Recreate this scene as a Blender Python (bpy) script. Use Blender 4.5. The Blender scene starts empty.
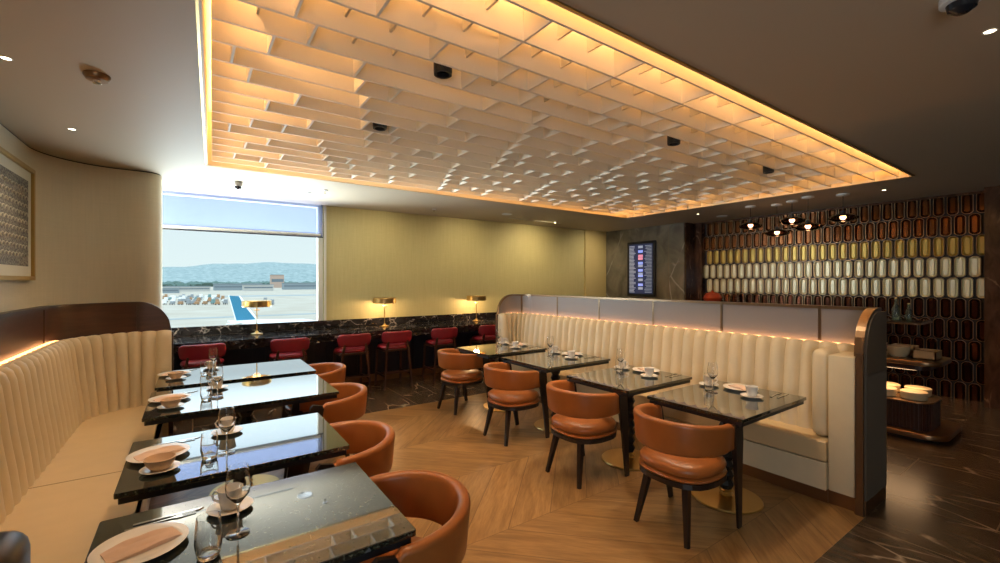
import bpy, bmesh, math, random
from mathutils import Vector, Matrix, noise
random.seed(7)
PI = math.pi
sc = bpy.context.scene
C = sc.collection

# ------------------------------------------------------------------ camera, world, sun, exposure
YAW = math.atan2(630, 440)            # angle between the view direction and the world X axis
cam_d = bpy.data.cameras.new('camera')
cam_d.sensor_width = 36.0
cam_d.lens = 36.0 * 440 / 1000
cam_d.clip_start, cam_d.clip_end = 0.02, 20000
cam = bpy.data.objects.new('camera', cam_d); C.objects.link(cam)
cam.location = (0, 0, 1.6)
cam.rotation_euler = (PI / 2, 0, YAW - PI / 2)
sc.camera = cam
sc.view_settings.view_transform = 'Standard'
sc.view_settings.look = 'None'
sc.view_settings.gamma = 1
sc.view_settings.exposure = 0.2
sc.view_settings.use_curve_mapping = False
sc.cycles.use_denoising = True
sc.cycles.max_bounces = 10
sc.cycles.diffuse_bounces = 5
sc.cycles.transparent_max_bounces = 16
sc.cycles.caustics_reflective = False
sc.cycles.caustics_refractive = False
sc.cycles.sample_clamp_indirect = 4.0
try: sc.cycles.use_light_tree = True
except Exception: pass

world = bpy.data.worlds.new('hazy_sky'); sc.world = world; world.use_nodes = True
wn = world.node_tree.nodes; wl = world.node_tree.links
bg = wn['Background']
tc = wn.new('ShaderNodeTexCoord'); sx = wn.new('ShaderNodeSeparateXYZ')
rp = wn.new('ShaderNodeValToRGB')
wl.new(tc.outputs['Generated'], sx.inputs[0]); wl.new(sx.outputs['Z'], rp.inputs[0]); wl.new(rp.outputs[0], bg.inputs[0])
rp.color_ramp.elements[0].position = 0.0; rp.color_ramp.elements[0].color = (0.90, 0.98, 0.98, 1)
rp.color_ramp.elements[1].position = 0.6; rp.color_ramp.elements[1].color = (0.62, 0.80, 1.0, 1)
# thin high haze: the sky above the horizon band is brighter
mr = wn.new('ShaderNodeMapRange'); mr.interpolation_type = 'SMOOTHSTEP'
for i_, v_ in enumerate((0.0, 0.17, 0.24, 0.88, 2.4)):
    if i_: mr.inputs[i_].default_value = v_
wl.new(sx.outputs['Z'], mr.inputs[0]); wl.new(mr.outputs[0], bg.inputs[1])

def light(name, kind, loc, energy, color, rot=(0, 0, 0), **k):
    d = bpy.data.lights.new(name, kind); d.energy = energy; d.color = color
    for a, v in k.items(): setattr(d, a, v)
    o = bpy.data.objects.new(name, d); C.objects.link(o); o.location = loc; o.rotation_euler = rot
    return o
WARM = (1.0, 0.53, 0.21); TUNG = (1.0, 0.80, 0.56); DAY = (0.86, 0.95, 1.0)
light('sun', 'SUN', (0, -10, 40), 1.1, (1, 0.93, 0.82), (math.radians(38), 0, math.radians(-30)), angle=0.02)
# added area lamp hidden behind the curved wall, brightens the ceiling by the window
light('fill_behind_curved_wall', 'AREA', (-1.9, 7.15, 1.75), 550, DAY, (math.radians(-126), 0, math.radians(40)), shape='RECTANGLE', size=1.9, size_y=1.3, spread=math.radians(110))
# added area lamp below the sill line, lifts light onto ceiling and lattice
light('fill_below_sill', 'AREA', (0.5, 8.6, 0.79), 520, DAY, (math.radians(180), 0, 0), shape='RECTANGLE', size=3.0, size_y=1.5)
# added area lamp on the left wall behind the camera, no window opening there
light('fill_left_wall', 'AREA', (-1.10, -0.95, 1.45), 42, DAY, (math.radians(94), 0, math.radians(-68)), shape='RECTANGLE', size=2.2, size_y=1.2, spread=math.radians(150))
# LED coves of the ceiling recess
for nm, loc, rz, ln, en in (('near', (3.42, 1.47, 3.20), 0, 6.5, 50), ('near_low', (3.42, 1.445, 2.98), 0, 6.5, 13), ('far', (3.42, 5.38, 3.16), PI, 6.5, 40),
                        ('left', (0.09, 3.42, 3.16), -PI / 2 - 0.03, 3.8, 75), ('right', (6.64, 3.42, 3.16), PI / 2, 3.8, 55)):
    light('cove_led_' + nm, 'AREA', loc, en, WARM, (math.radians(100 if 'low' not in nm else 92), 0, rz), shape='RECTANGLE', size=ln, size_y=0.08)

# ------------------------------------------------------------------ materials
def mat(name, color, rough=0.5, metal=0.0, **k):
    m = bpy.data.materials.new(name); m.use_nodes = True
    b = m.node_tree.nodes['Principled BSDF']
    b.inputs['Base Color'].default_value = (*color, 1)
    b.inputs['Roughness'].default_value = rough; b.inputs['Metallic'].default_value = metal
    for a, v in k.items():
        b.inputs[a.replace('_', ' ')].default_value = v
    return m
def N(m, t): return m.node_tree.nodes.new(t)
def L(m, a, b): m.node_tree.links.new(a, b)
def P(m): return m.node_tree.nodes['Principled BSDF']
def coords(m, scale=(1, 1, 1), kind='Object', rot=(0, 0, 0)):
    t = N(m, 'ShaderNodeTexCoord'); p = N(m, 'ShaderNodeMapping')
    p.inputs['Scale'].default_value = scale; p.inputs['Rotation'].default_value = rot
    L(m, t.outputs[kind], p.inputs[0]); return p.outputs[0]
def ramp(m, src, stops):
    r = N(m, 'ShaderNodeValToRGB'); e = r.color_ramp.elements
    while len(e) < len(stops): e.new(0.5)
    for i, (p, c) in enumerate(stops): e[i].position = p; e[i].color = (*c, 1)
    L(m, src, r.inputs[0]); return r.outputs[0]
def noise_tex(m, vec, scale, detail=4, dist=0.0):
    n = N(m, 'ShaderNodeTexNoise'); n.inputs['Scale'].default_value = scale
    n.inputs['Detail'].default_value = detail; n.inputs['Distortion'].default_value = dist
    L(m, vec, n.inputs['Vector']); return n
def bump(m, h, strength, dist=0.01):
    b = N(m, 'ShaderNodeBump'); b.inputs['Strength'].default_value = strength; b.inputs['Distance'].default_value = dist
    L(m, h, b.inputs['Height']); L(m, b.outputs[0], P(m).inputs['Normal'])
def math_n(m, op, a, b=None, c=None):
    n = N(m, 'ShaderNodeMath'); n.operation = op
    for i, v in enumerate((a, b, c)):
        if v is None: continue
        if isinstance(v, (int, float)): n.inputs[i].default_value = v
        else: L(m, v, n.inputs[i])
    return n.outputs[0]
def mixc(m, f, a, b, mode='MIX'):
    n = N(m, 'ShaderNodeMix'); n.data_type = 'RGBA'; n.blend_type = mode
    if isinstance(f, (int, float)): n.inputs[0].default_value = f
    else: L(m, f, n.inputs[0])
    for i, v in ((6, a), (7, b)):
        if isinstance(v, tuple): n.inputs[i].default_value = (*v, 1)
        else: L(m, v, n.inputs[i])
    return n.outputs[2]

def leather(name, col, rough=0.36, var=0.85, **k):
    m = mat(name, col, rough, **k)
    v = coords(m); n = noise_tex(m, v, 9, 3)
    L(m, ramp(m, n.outputs[0], [(0.3, tuple(c * var for c in col)), (0.7, col)]), P(m).inputs['Base Color'])
    f = noise_tex(m, v, 350, 2); bump(m, f.outputs[0], 0.12, 0.002)
    return m
M = {}
M['tan'] = leather('tan_leather', (0.38, 0.122, 0.028), 0.34)
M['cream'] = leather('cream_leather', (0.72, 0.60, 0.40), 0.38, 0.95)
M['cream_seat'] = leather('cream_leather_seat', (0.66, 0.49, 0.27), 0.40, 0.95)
M['burgundy'] = leather('burgundy_leather', (0.30, 0.018, 0.035), 0.38)
M['brown_leather'] = leather('brown_leather', (0.035, 0.018, 0.016), 0.3)
def wood(name, a, b, rough=0.35, sc_=(3, 3, 30)):
    m = mat(name, a, rough); v = coords(m, sc_); n = noise_tex(m, v, 2, 6, 0.6)
    L(m, ramp(m, n.outputs[0], [(0.3, a), (0.7, b)]), P(m).inputs['Base Color']); return m
M['darkwood'] = wood('dark_stained_wood', (0.012, 0.008, 0.007), (0.03, 0.018, 0.014), 0.3, (8, 8, 1))
M['stoolwood'] = wood('stool_dark_wood', (0.045, 0.018, 0.014), (0.075, 0.03, 0.02), 0.35, (8, 8, 1))
M['panelwood'] = wood('panel_wood', (0.06, 0.028, 0.018), (0.095, 0.045, 0.026), 0.32, (1.5, 1.5, 14))
M['brass'] = mat('brushed_brass', (0.62, 0.42, 0.16), 0.32, 1.0)
M['bronze'] = mat('bronze_trim', (0.32, 0.19, 0.10), 0.34, 0.9)
M['bronze2'] = mat('mid_bronze', (0.22, 0.155, 0.10), 0.34, 0.9)
M['darkbronze'] = mat('dark_bronze', (0.11, 0.075, 0.055), 0.35, 0.8)
M['steel'] = mat('polished_steel', (0.72, 0.70, 0.66), 0.15, 1.0)
M['black'] = mat('black_metal', (0.012, 0.012, 0.014), 0.35)
M['white'] = mat('white_paint', (0.8, 0.79, 0.75), 0.55)
M['porcelain'] = mat('white_porcelain', (0.84, 0.80, 0.74), 0.15)
M['napkin'] = mat('napkin_cloth', (0.72, 0.52, 0.40), 0.85)
M['stoneware'] = mat('tan_stoneware', (0.66, 0.47, 0.31), 0.4)
M['plastic'] = mat('white_plastic', (0.7, 0.7, 0.7), 0.35)
M['lens'] = mat('dark_dome', (0.02, 0.02, 0.025), 0.08)
M['glass'] = mat('clear_glass', (1, 1, 1), 0.0, 0.0, IOR=1.45, Transmission_Weight=1.0)
M['reeded'] = None

# ceiling paint
M['ceiling'] = mat('ceiling_paint', (0.50, 0.415, 0.31), 0.55)
P(M['ceiling']).inputs['Specular IOR Level'].default_value = 0.25
M['coffer'] = mat('lattice_paint', (0.82, 0.77, 0.66), 0.55)
M['cove'] = mat('cove_paint', (0.85, 0.72, 0.48), 0.5)
# woven wallpaper
def wallpaper(name, a, b):
    m = mat(name, a, 0.62)
    v = coords(m, (1.2, 1.2, 40)); n = noise_tex(m, v, 4, 5)
    v2 = coords(m, (25, 25, 1)); n2 = noise_tex(m, v2, 3, 3)
    s = math_n(m, 'MULTIPLY', math_n(m, 'ADD', n.outputs[0], n2.outputs[0]), 0.5)
    L(m, ramp(m, s, [(0.3, a), (0.7, b)]), P(m).inputs['Base Color'])
    bump(m, s, 0.15, 0.004); return m
M['khaki'] = wallpaper('khaki_grasscloth', (0.56, 0.50, 0.24), (0.66, 0.59, 0.31))
M['linen'] = wallpaper('linen_wallcover', (0.62, 0.54, 0.38), (0.69, 0.60, 0.43))
M['creamwall'] = wallpaper('cream_wallcover', (0.66, 0.53, 0.24), (0.70, 0.57, 0.28))

def marble(name, base, vein, scale, width=0.03, rough=0.12, rot=0.6, stretch=(1, 1, 1), joints=None):
    m = mat(name, base, rough)
    v = coords(m, stretch, rot=(0, 0, rot))
    w = noise_tex(m, v, scale * 0.6, 6, 0.0)
    mx = N(m, 'ShaderNodeMix'); mx.data_type = 'VECTOR'; mx.inputs[0].default_value = 0.22
    L(m, v, mx.inputs[4]); L(m, w.outputs[1], mx.inputs[5])
    vo = N(m, 'ShaderNodeTexVoronoi'); vo.feature = 'DISTANCE_TO_EDGE'; vo.inputs['Scale'].default_value = scale
    L(m, mx.outputs[1], vo.inputs['Vector'])
    br = noise_tex(m, v, scale * 1.3, 3)
    thin = ramp(m, vo.outputs[0], [(0.0, (1, 1, 1)), (width, (0, 0, 0))])
    brk = ramp(m, br.outputs[0], [(0.48, (0, 0, 0)), (0.62, (1, 1, 1))])
    f = mixc(m, 1.0, thin, brk, 'MULTIPLY')
    cl = noise_tex(m, v, scale * 2.2, 6, 1.0)
    bcol = ramp(m, cl.outputs[0], [(0.3, base), (0.75, tuple(min(1, c * 2.4 + 0.004) for c in base))])
    col = mixc(m, f, bcol, vein)
    if joints:
        jx, jy, jc = joints
        t = N(m, 'ShaderNodeTexCoord'); s = N(m, 'ShaderNodeSeparateXYZ'); L(m, t.outputs['Object'], s.inputs[0])
        def line(o, per, off):
            fr = math_n(m, 'PINGPONG', math_n(m, 'ADD', o, off), per / 2)
            return math_n(m, 'LESS_THAN', fr, 0.004)
        row = math_n(m, 'FLOOR', math_n(m, 'DIVIDE', s.outputs[0], jx))
        shift = math_n(m, 'MULTIPLY', math_n(m, 'MODULO', math_n(m, 'ABSOLUTE', row), 2.0), jy / 2)
        a = line(math_n(m, 'ADD', s.outputs[1], shift), jy, 0.11); b = line(s.outputs[0], jx, 0.0)
        col = mixc(m, math_n(m, 'MAXIMUM', a, b), col, jc)
    L(m, col, P(m).inputs['Base Color']); return m
M['floor_marble'] = marble('dark_marble_floor', (0.040, 0.026, 0.016), (0.36, 0.28, 0.20), 3.0, 0.030, 0.24, -0.35, (1.5, 0.45, 1), (0.6, 1.2, (0.17, 0.125, 0.08)))
M['counter_marble'] = marble('black_veined_marble', (0.010, 0.009, 0.010), (0.42, 0.38, 0.36), 6.5, 0.05, 0.10, 0.8, (1, 1.6, 1.3))
M['grey_marble'] = marble('grey_marble', (0.13, 0.12, 0.10), (0.50, 0.49, 0.46), 1.3, 0.015, 0.25, 0.3, (1, 1, 0.7))
M['brown_marble'] = marble('brown_marble', (0.045, 0.020, 0.011), (0.25, 0.14, 0.08), 5, 0.03, 0.15, 0.3, (1, 1, 0.4))
# speckled stone tops
def stone_top(name):
    m = mat(name, (0.02, 0.025, 0.02), 0.045)
    v = coords(m); n = noise_tex(m, v, 90, 5)
    L(m, ramp(m, n.outputs[0], [(0.45, (0.006, 0.007, 0.006)), (0.62, (0.045, 0.052, 0.036)), (0.72, (0.16, 0.17, 0.12))]), P(m).inputs['Base Color'])
    P(m).inputs['IOR'].default_value = 1.55
    P(m).inputs['Coat Weight'].default_value = 1.0; P(m).inputs['Coat IOR'].default_value = 1.5; P(m).inputs['Coat Roughness'].default_value = 0.01
    return m
M['stone'] = stone_top('polished_dark_stone')
# oak chevron
def oak():
    m = mat('oak_chevron_floor', (0.36, 0.19, 0.08), 0.33)
    t = N(m, 'ShaderNodeTexCoord'); s = N(m, 'ShaderNodeSeparateXYZ'); L(m, t.outputs['Object'], s.inputs[0])
    W, PW = 0.85, 0.36
    x, y = s.outputs[0], math_n(m, 'ADD', s.outputs[1], 0.25)
    band = math_n(m, 'FLOOR', math_n(m, 'DIVIDE', y, W))
    pp = math_n(m, 'PINGPONG', y, W)
    u = math_n(m, 'ADD', x, math_n(m, 'MULTIPLY', pp, 1.0))
    pid = math_n(m, 'FLOOR', math_n(m, 'DIVIDE', u, PW))
    cb = N(m, 'ShaderNodeCombineXYZ'); L(m, band, cb.inputs[0]); L(m, pid, cb.inputs[1])
    wn_ = N(m, 'ShaderNodeTexWhiteNoise'); L(m, cb.outputs[0], wn_.inputs['Vector'])
    # grain runs along the plank: vector along = (1,-+1)
    sgn = math_n(m, 'SUBTRACT', math_n(m, 'MULTIPLY', math_n(m, 'MODULO', math_n(m, 'ABSOLUTE', band), 2.0), 2.0), 1.0)
    along = math_n(m, 'ADD', x, math_n(m, 'MULTIPLY', y, sgn))
    across = math_n(m, 'SUBTRACT', x, math_n(m, 'MULTIPLY', y, sgn))
    cg = N(m, 'ShaderNodeCombineXYZ')
    L(m, math_n(m, 'MULTIPLY', along, 1.2), cg.inputs[0]); L(m, math_n(m, 'MULTIPLY', across, 9), cg.inputs[1])
    L(m, math_n(m, 'MULTIPLY', wn_.outputs[0], 40), cg.inputs[2])
    g = noise_tex(m, cg.outputs[0], 1.5, 6, 0.5)
    g2 = noise_tex(m, cg.outputs[0], 6, 4, 0.2)
    col = ramp(m, g.outputs[0], [(0.25, (0.19, 0.10, 0.036)), (0.5, (0.28, 0.16, 0.062)), (0.75, (0.36, 0.215, 0.09))])
    tint = ramp(m, wn_.outputs[0], [(0.0, (0.78, 0.75, 0.70)), (0.5, (0.95, 0.93, 0.9)), (1.0, (1.12, 1.10, 1.05))])
    col = mixc(m, 1.0, col, tint, 'MULTIPLY')
    fine = ramp(m, g2.outputs[0], [(0.35, (0.85, 0.83, 0.8)), (0.6, (1, 1, 1))])
    col = mixc(m, 1.0, col, fine, 'MULTIPLY')
    e1 = math_n(m, 'LESS_THAN', math_n(m, 'PINGPONG', u, PW / 2), 0.0035)
    e2 = math_n(m, 'LESS_THAN', math_n(m, 'PINGPONG', y, W / 2), 0.0018)
    # joints
    col = mixc(m, math_n(m, 'MULTIPLY', math_n(m, 'MAXIMUM', e1, e2), 0.75), col, (0.08, 0.035, 0.012))
    L(m, col, P(m).inputs['Base Color'])
    L(m, ramp(m, g.outputs[0], [(0.2, (0.36, 0.36, 0.36)), (0.8, (0.27, 0.27, 0.27))]), P(m).inputs['Roughness'])
    return m
M['oak'] = oak()
def emis(name, col, s, base=(0.5, 0.5, 0.5)):
    m = mat(name, base, 0.5)
    P(m).inputs['Emission Color'].default_value = (*col, 1); P(m).inputs['Emission Strength'].default_value = s
    return m
M['led'] = emis('led_strip', (1, 0.42, 0.14), 4.5)
M['bulb'] = emis('warm_bulb', (1, 0.7, 0.4), 14)
M['downlight'] = emis('downlight_lens', (1, 0.85, 0.6), 9)
def clear(name, tint, refl=0.06, rough=0.0):
    m = bpy.data.materials.new(name); m.use_nodes = True
    nt = m.node_tree; nt.nodes.remove(P(m)); out = nt.nodes['Material Output']
    t = N(m, 'ShaderNodeBsdfTransparent'); t.inputs[0].default_value = (*tint, 1)
    g = N(m, 'ShaderNodeBsdfGlossy'); g.inputs['Roughness'].default_value = rough
    f = N(m, 'ShaderNodeLayerWeight'); f.inputs[0].default_value = refl
    x = N(m, 'ShaderNodeMixShader'); L(m, f.outputs[0], x.inputs[0]); L(m, t.outputs[0], x.inputs[1]); L(m, g.outputs[0], x.inputs[2])
    L(m, x.outputs[0], out.inputs[0]); return m
M['pane'] = clear('window_glass', (0.93, 0.97, 0.97), 0.08)
M['smoke'] = clear('smoked_glass', (0.80, 0.68, 0.60), 0.12)
M['showglass'] = clear('display_glass', (0.8, 0.82, 0.8), 0.35)
def blind_mat():
    m = bpy.data.materials.new('blind_fabric'); m.use_nodes = True
    nt = m.node_tree; nt.nodes.remove(P(m)); out = nt.nodes['Material Output']
    t = N(m, 'ShaderNodeBsdfTransparent'); t.inputs[0].default_value = (0.66, 0.68, 0.84, 1)
    g = N(m, 'ShaderNodeBsdfTranslucent'); g.inputs[0].default_value = (0.75, 0.82, 0.95, 1)
    x = N(m, 'ShaderNodeMixShader'); x.inputs[0].default_value = 0.12
    L(m, t.outputs[0], x.inputs[1]); L(m, g.outputs[0], x.inputs[2]); L(m, x.outputs[0], out.inputs[0]); return m
M['blind'] = blind_mat()

# ------------------------------------------------------------------ mesh helpers
def link(name, me, m, parent=None, smooth=False):
    o = bpy.data.objects.new(name, me); C.objects.link(o)
    for mm in (m if isinstance(m, (list, tuple)) else [m]):
        me.materials.append(M[mm] if isinstance(mm, str) else mm)
    if smooth:
        for p in me.polygons: p.use_smooth = True
    if parent: o.parent = parent
    return o
class MB:
    def __init__(s): s.bm = bmesh.new()
    def box(s, x0, x1, y0, y1, z0, z1, bev=0.0, mi=0, seg=2):
        b = bmesh.new(); bmesh.ops.create_cube(b, size=1)
        bmesh.ops.scale(b, vec=(x1 - x0, y1 - y0, z1 - z0), verts=b.verts)
        bmesh.ops.translate(b, vec=((x0 + x1) / 2, (y0 + y1) / 2, (z0 + z1) / 2), verts=b.verts)
        if bev: bmesh.ops.bevel(b, geom=b.edges[:], offset=bev, segments=seg, affect='EDGES', profile=0.5)
        return s.merge(b, mi)
    def merge(s, b, mi=0):
        for f in b.faces: f.material_index = mi
        me = bpy.data.meshes.new('t'); b.to_mesh(me); b.free(); s.bm.from_mesh(me); bpy.data.meshes.remove(me); return s
    def lathe(s, prof, cx=0, cy=0, n=24, mi=0, closed=False):
        b = bmesh.new(); rings = []
        for r, z in prof:
            if r < 1e-6: rings.append([b.verts.new((cx, cy, z))])
            else: rings.append([b.verts.new((cx + r * math.cos(2 * PI * i / n), cy + r * math.sin(2 * PI * i / n), z)) for i in range(n)])
        pairs = list(zip(rings, rings[1:]))
        if closed: pairs.append((rings[-1], rings[0]))
        for a, c in pairs:
            if len(a) == 1 and len(c) == 1: continue
            for i in range(n):
                j = (i + 1) % n
                if len(a) == 1: b.faces.new((a[0], c[i], c[j]))
                elif len(c) == 1: b.faces.new((a[i], c[0], a[j]))
                else: b.faces.new((a[i], c[i], c[j], a[j]))
        bmesh.ops.recalc_face_normals(b, faces=b.faces)
        return s.merge(b, mi)
    def tube(s, pts, rad, n=8, mi=0, cap=True, sq=None):
        """rad: number or list; sq=(w,h) makes a rectangular bar"""
        b = bmesh.new(); rings = []
        pts = [Vector(p) for p in pts]
        for i, p in enumerate(pts):
            d = (pts[min(i + 1, len(pts) - 1)] - pts[max(i - 1, 0)]).normalized()
            up = Vector((0, 0, 1)) if abs(d.z) < 0.9 else Vector((0, 1, 0))
            u = d.cross(up).normalized(); v = u.cross(d).normalized()
            r = rad[i] if isinstance(rad, (list, tuple)) else rad
            if sq:
                f = r
                ring = [b.verts.new(p + u * a * sq[0] * f / 2 + v * c * sq[1] * f / 2) for a, c in ((1, 1), (-1, 1), (-1, -1), (1, -1))]
            else:
                ring = [b.verts.new(p + u * r * math.cos(2 * PI * k / n) + v * r * math.sin(2 * PI * k / n)) for k in range(n)]
            rings.append(ring)
        for a, c in zip(rings, rings[1:]):
            k = len(a)
            for i in range(k): b.faces.new((a[i], a[(i + 1) % k], c[(i + 1) % k], c[i]))
        if cap: b.faces.new(rings[0][::-1]); b.faces.new(rings[-1])
        bmesh.ops.recalc_face_normals(b, faces=b.faces)
        return s.merge(b, mi)
    def prism(s, poly, z0, z1, bev=0, mi=0):
        b = bmesh.new()
        a = [b.verts.new((x, y, z0)) for x, y in poly]; c = [b.verts.new((x, y, z1)) for x, y in poly]
        n = len(poly)
        b.faces.new(a[::-1]); b.faces.new(c)
        for i in range(n): b.faces.new((a[i], a[(i + 1) % n], c[(i + 1) % n], c[i]))
        bmesh.ops.recalc_face_normals(b, faces=b.faces)
        if bev:
            es = [e for e in b.edges if abs(e.verts[0].co.z - e.verts[1].co.z) < 1e-6]
            bmesh.ops.bevel(b, geom=es, offset=bev, segments=3, affect='EDGES', profile=0.5)
        return s.merge(b, mi)
    def sweep(s, secs, close_sec=True, cap=True, mi=0):
        """secs: list of closed cross sections (lists of 3-D points)"""
        b = bmesh.new(); rings = [[b.verts.new(p) for p in q] for q in secs]
        for a, c in zip(rings, rings[1:]):
            k = len(a)
            for i in range(k if close_sec else k - 1): b.faces.new((a[i], a[(i + 1) % k], c[(i + 1) % k], c[i]))
        if cap and close_sec: b.faces.new(rings[0][::-1]); b.faces.new(rings[-1])
        bmesh.ops.recalc_face_normals(b, faces=b.faces)
        return s.merge(b, mi)
    def moved(s, loc=(0, 0, 0), rz=0):
        bmesh.ops.transform(s.bm, matrix=Matrix.Translation(loc) @ Matrix.Rotation(rz, 4, 'Z'), verts=s.bm.verts); return s
    def mesh(s, name):
        me = bpy.data.meshes.new(name); s.bm.to_mesh(me); s.bm.free(); return me
    def build(s, name, m, parent=None, smooth=False):
        me = s.mesh(name); o = link(name, me, m, parent, smooth)
        if smooth:
            try: me.set_sharp_from_angle(angle=math.radians(38))
            except Exception: pass
        return o
def rrect(x0, x1, y0, y1, r, n=6):
    out = []
    for cx, cy, a0 in ((x1 - r, y1 - r, 0), (x0 + r, y1 - r, PI / 2), (x0 + r, y0 + r, PI), (x1 - r, y0 + r, 1.5 * PI)):
        for k in range(n + 1):
            a = a0 + PI / 2 * k / n; out.append((cx + r * math.cos(a), cy + r * math.sin(a)))
    return out
def struct(o): o['kind'] = 'structure'; return o
def tag(o, label, cat, group=None, kind=None):
    o['label'] = label; o['category'] = cat
    if group: o['group'] = group
    if kind: o['kind'] = kind
    return o
def thing(name, label, cat, loc=(0, 0, 0), rz=0, group=None):
    o = bpy.data.objects.new(name, None); C.objects.link(o); o.location = loc; o.rotation_euler = (0, 0, rz)
    return tag(o, label, cat, group)
def dup(root, loc, rz, label, group=None):
    r = root.copy(); C.objects.link(r); r.location = loc; r.rotation_euler = (0, 0, rz); r['label'] = label
    if group: r['group'] = group
    def rec(src, dst):
        for ch in src.children:
            c = ch.copy(); C.objects.link(c); c.parent = dst; rec(ch, c)
    rec(root, r); return r

# ------------------------------------------------------------------ the setting
CEIL = 2.8
CX0, CX1, CY0, CY1 = 0.11, 6.70, 1.41, 5.43
CT = 3.34
def cx0(y): return 0.115 - (5.43 - y) * 0.030   # the recess narrows slightly toward the window
CXN = cx0(CY0)
# floors: oak zone and dark marble zone, meeting in the room plan
struct(MB().box(-1.4, 3.78, 1.03, 5.30, -0.1, 0.0).build('floor', 'oak'))
mb = MB()
mb.box(-1.4, 9.2, -3, 1.03, -0.1, -0.0005); mb.box(3.78, 9.2, 1.03, 5.30, -0.1, -0.0005); mb.box(-4, 9.2, 5.30, 7.5, -0.1, -0.0005)
struct(mb.build('floor', 'floor_marble'))
# ceiling with the recess cut in it
mb = MB()
mb.prism([(-4, -3), (CXN, -3), (CXN, CY0), (cx0(CY1), CY1), (cx0(CY1), 7.5), (-4, 7.5)], CEIL, CEIL + 0.6); mb.box(CX1, 9.2, -3, 7.5, CEIL, CEIL + 0.6)
mb.box(CXN, CX1, -3, CY0, CEIL, CEIL + 0.6); mb.box(cx0(CY1), CX1, CY1, 7.5, CEIL, CEIL + 0.6)
struct(mb.build('ceiling', 'ceiling'))
struct(MB().box(CXN - .2, CX1 + .2, CY0 - .2, CY1 + .2, CT, CT + 0.1).build('ceiling', 'coffer'))
# recess fascia lining and its thin bronze bead
mb = MB(); t = 0.012
mb.prism([(CXN, CY0), (CXN + t, CY0), (cx0(CY1) + t, CY1), (cx0(CY1), CY1)], CEIL - .004, CT); mb.box(CX1 - t, CX1, CY0, CY1, CEIL - .004, CT)
mb.box(CXN, CX1, CY0, CY0 + t, CEIL - .004, CT); mb.box(CX0, CX1, CY1 - t, CY1, CEIL - .004, CT)
struct(mb.build('trim_1', 'cove'))
mb = MB()
for a in ((CX0 - .012, CX1 + .012, CY1, CY1 + .012), (CXN - .012, CX1 + .012, CY0 - .012, CY0), (CX1, CX1 + .012, CY0, CY1)):
    mb.box(*a, CEIL - .008, CEIL + .004)
mb.prism([(CXN - .012, CY0), (CXN, CY0), (cx0(CY1), CY1), (cx0(CY1) - .012, CY1)], CEIL - .008, CEIL + .004)
struct(mb.build('trim_2', 'brass'))

# ceiling lattice: long fins, cross blades hung at two heights
lat = thing('ceiling_lattice', 'pale lattice of long fins and short cross blades hung in the glowing ceiling recess', 'ceiling lattice', ((CX0 + CX1) / 2, (CY0 + CY1) / 2, CEIL))
lx, ly = lat.location.x, lat.location.y
fins = [1.522 + .218 * k for k in range(18)]
FX0, FX1 = 0.16, 6.64
FT = 0.007
for y in fins:
    MB().box(cx0(y) + .045 - lx, FX1 - lx, y - ly - FT, y - ly + FT, 0, 0.25).build('long_fin', 'coffer', lat)
camf = Vector((math.cos(YAW), math.sin(YAW), 0)); camr = Vector((math.sin(YAW), -math.cos(YAW), 0))
def proj(x, y, z):
    v = Vector((x, y, z - 1.6)); d = v.dot(camf)
    return (500 + 440 * v.dot(camr) / d, 281.5 - 440 * v.z / d, d) if d > .1 else (1e4, 1e4, .1)
def W2D(px, py, z):
    d = 440 * (1.6 - z) / (py - 281.5); p = camf * d + camr * ((px - 500) / 440 * d); return p.x, p.y, d
spots_xy = []
for px_, py_ in ((450, 69), (382, 127), (682, 142), (778, 171)):
    x_, y_, _ = W2D(px_, py_, CEIL); spots_xy.append((x_, min(fins[:-1], key=lambda f: abs(f + .109 - y_)) + .109))
bl = []
pats = ['DSSDSS', 'DSSDSS', 'DDSSDS', 'DSDSSD', 'SDSDSS', 'DSSDDS', 'SDSSDS', 'DSDSDS', 'SDSSDD', 'DSSDSD', 'SDDSSD']
for k in range(len(fins) - 1):
    pat = pats[k] if k < len(pats) else pats[3 + k % 8]
    off = (k * 37 % 11) / 11 * 0.2 if k > 1 else 0
    i = 0; x = 1.584 - 0.2247 * 7 + off
    while x < FX1 - .05:
        near_ = any(abs(x - hx_) < .085 and fins[k] < hy_ < fins[k + 1] for hx_, hy_ in spots_xy)
        if not near_ and x > cx0(fins[k]) + .10:
            deep = pat[i % 6] == 'D'
            if deep or k < 4:
                px, py, d = proj(x, fins[k], CEIL)
                bl.append(((0 if (deep and 0 < px < 1000 and py > -20) else 50) + d, x, k, deep))
        i += 1; x += 0.2247
bl.sort()
rest = MB()
for q, (_, x, k, deep) in enumerate(bl):
    z0 = 0 if deep else 0.077
    a = (x - lx - .006, x - lx + .006, fins[k] - ly + FT, fins[k + 1] - ly - FT, z0, 0.245)
    if q < 100: MB().box(*a).build('cross_blade', 'coffer', lat)
    else: rest.box(*a)
ro = rest.build('cross_blades', 'coffer', lat); ro['kind'] = 'stuff'
# hangers up to the slab
mb = MB()
for x in (0.8, 2.4, 4.0, 5.6):
    for y in fins[::4]: mb.box(x - lx - .003, x - lx + .003, y - ly - .003, y - ly + .003, .25, CT - CEIL)
mb.build('hanger_rods', 'steel', lat)['kind'] = 'stuff'

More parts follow.
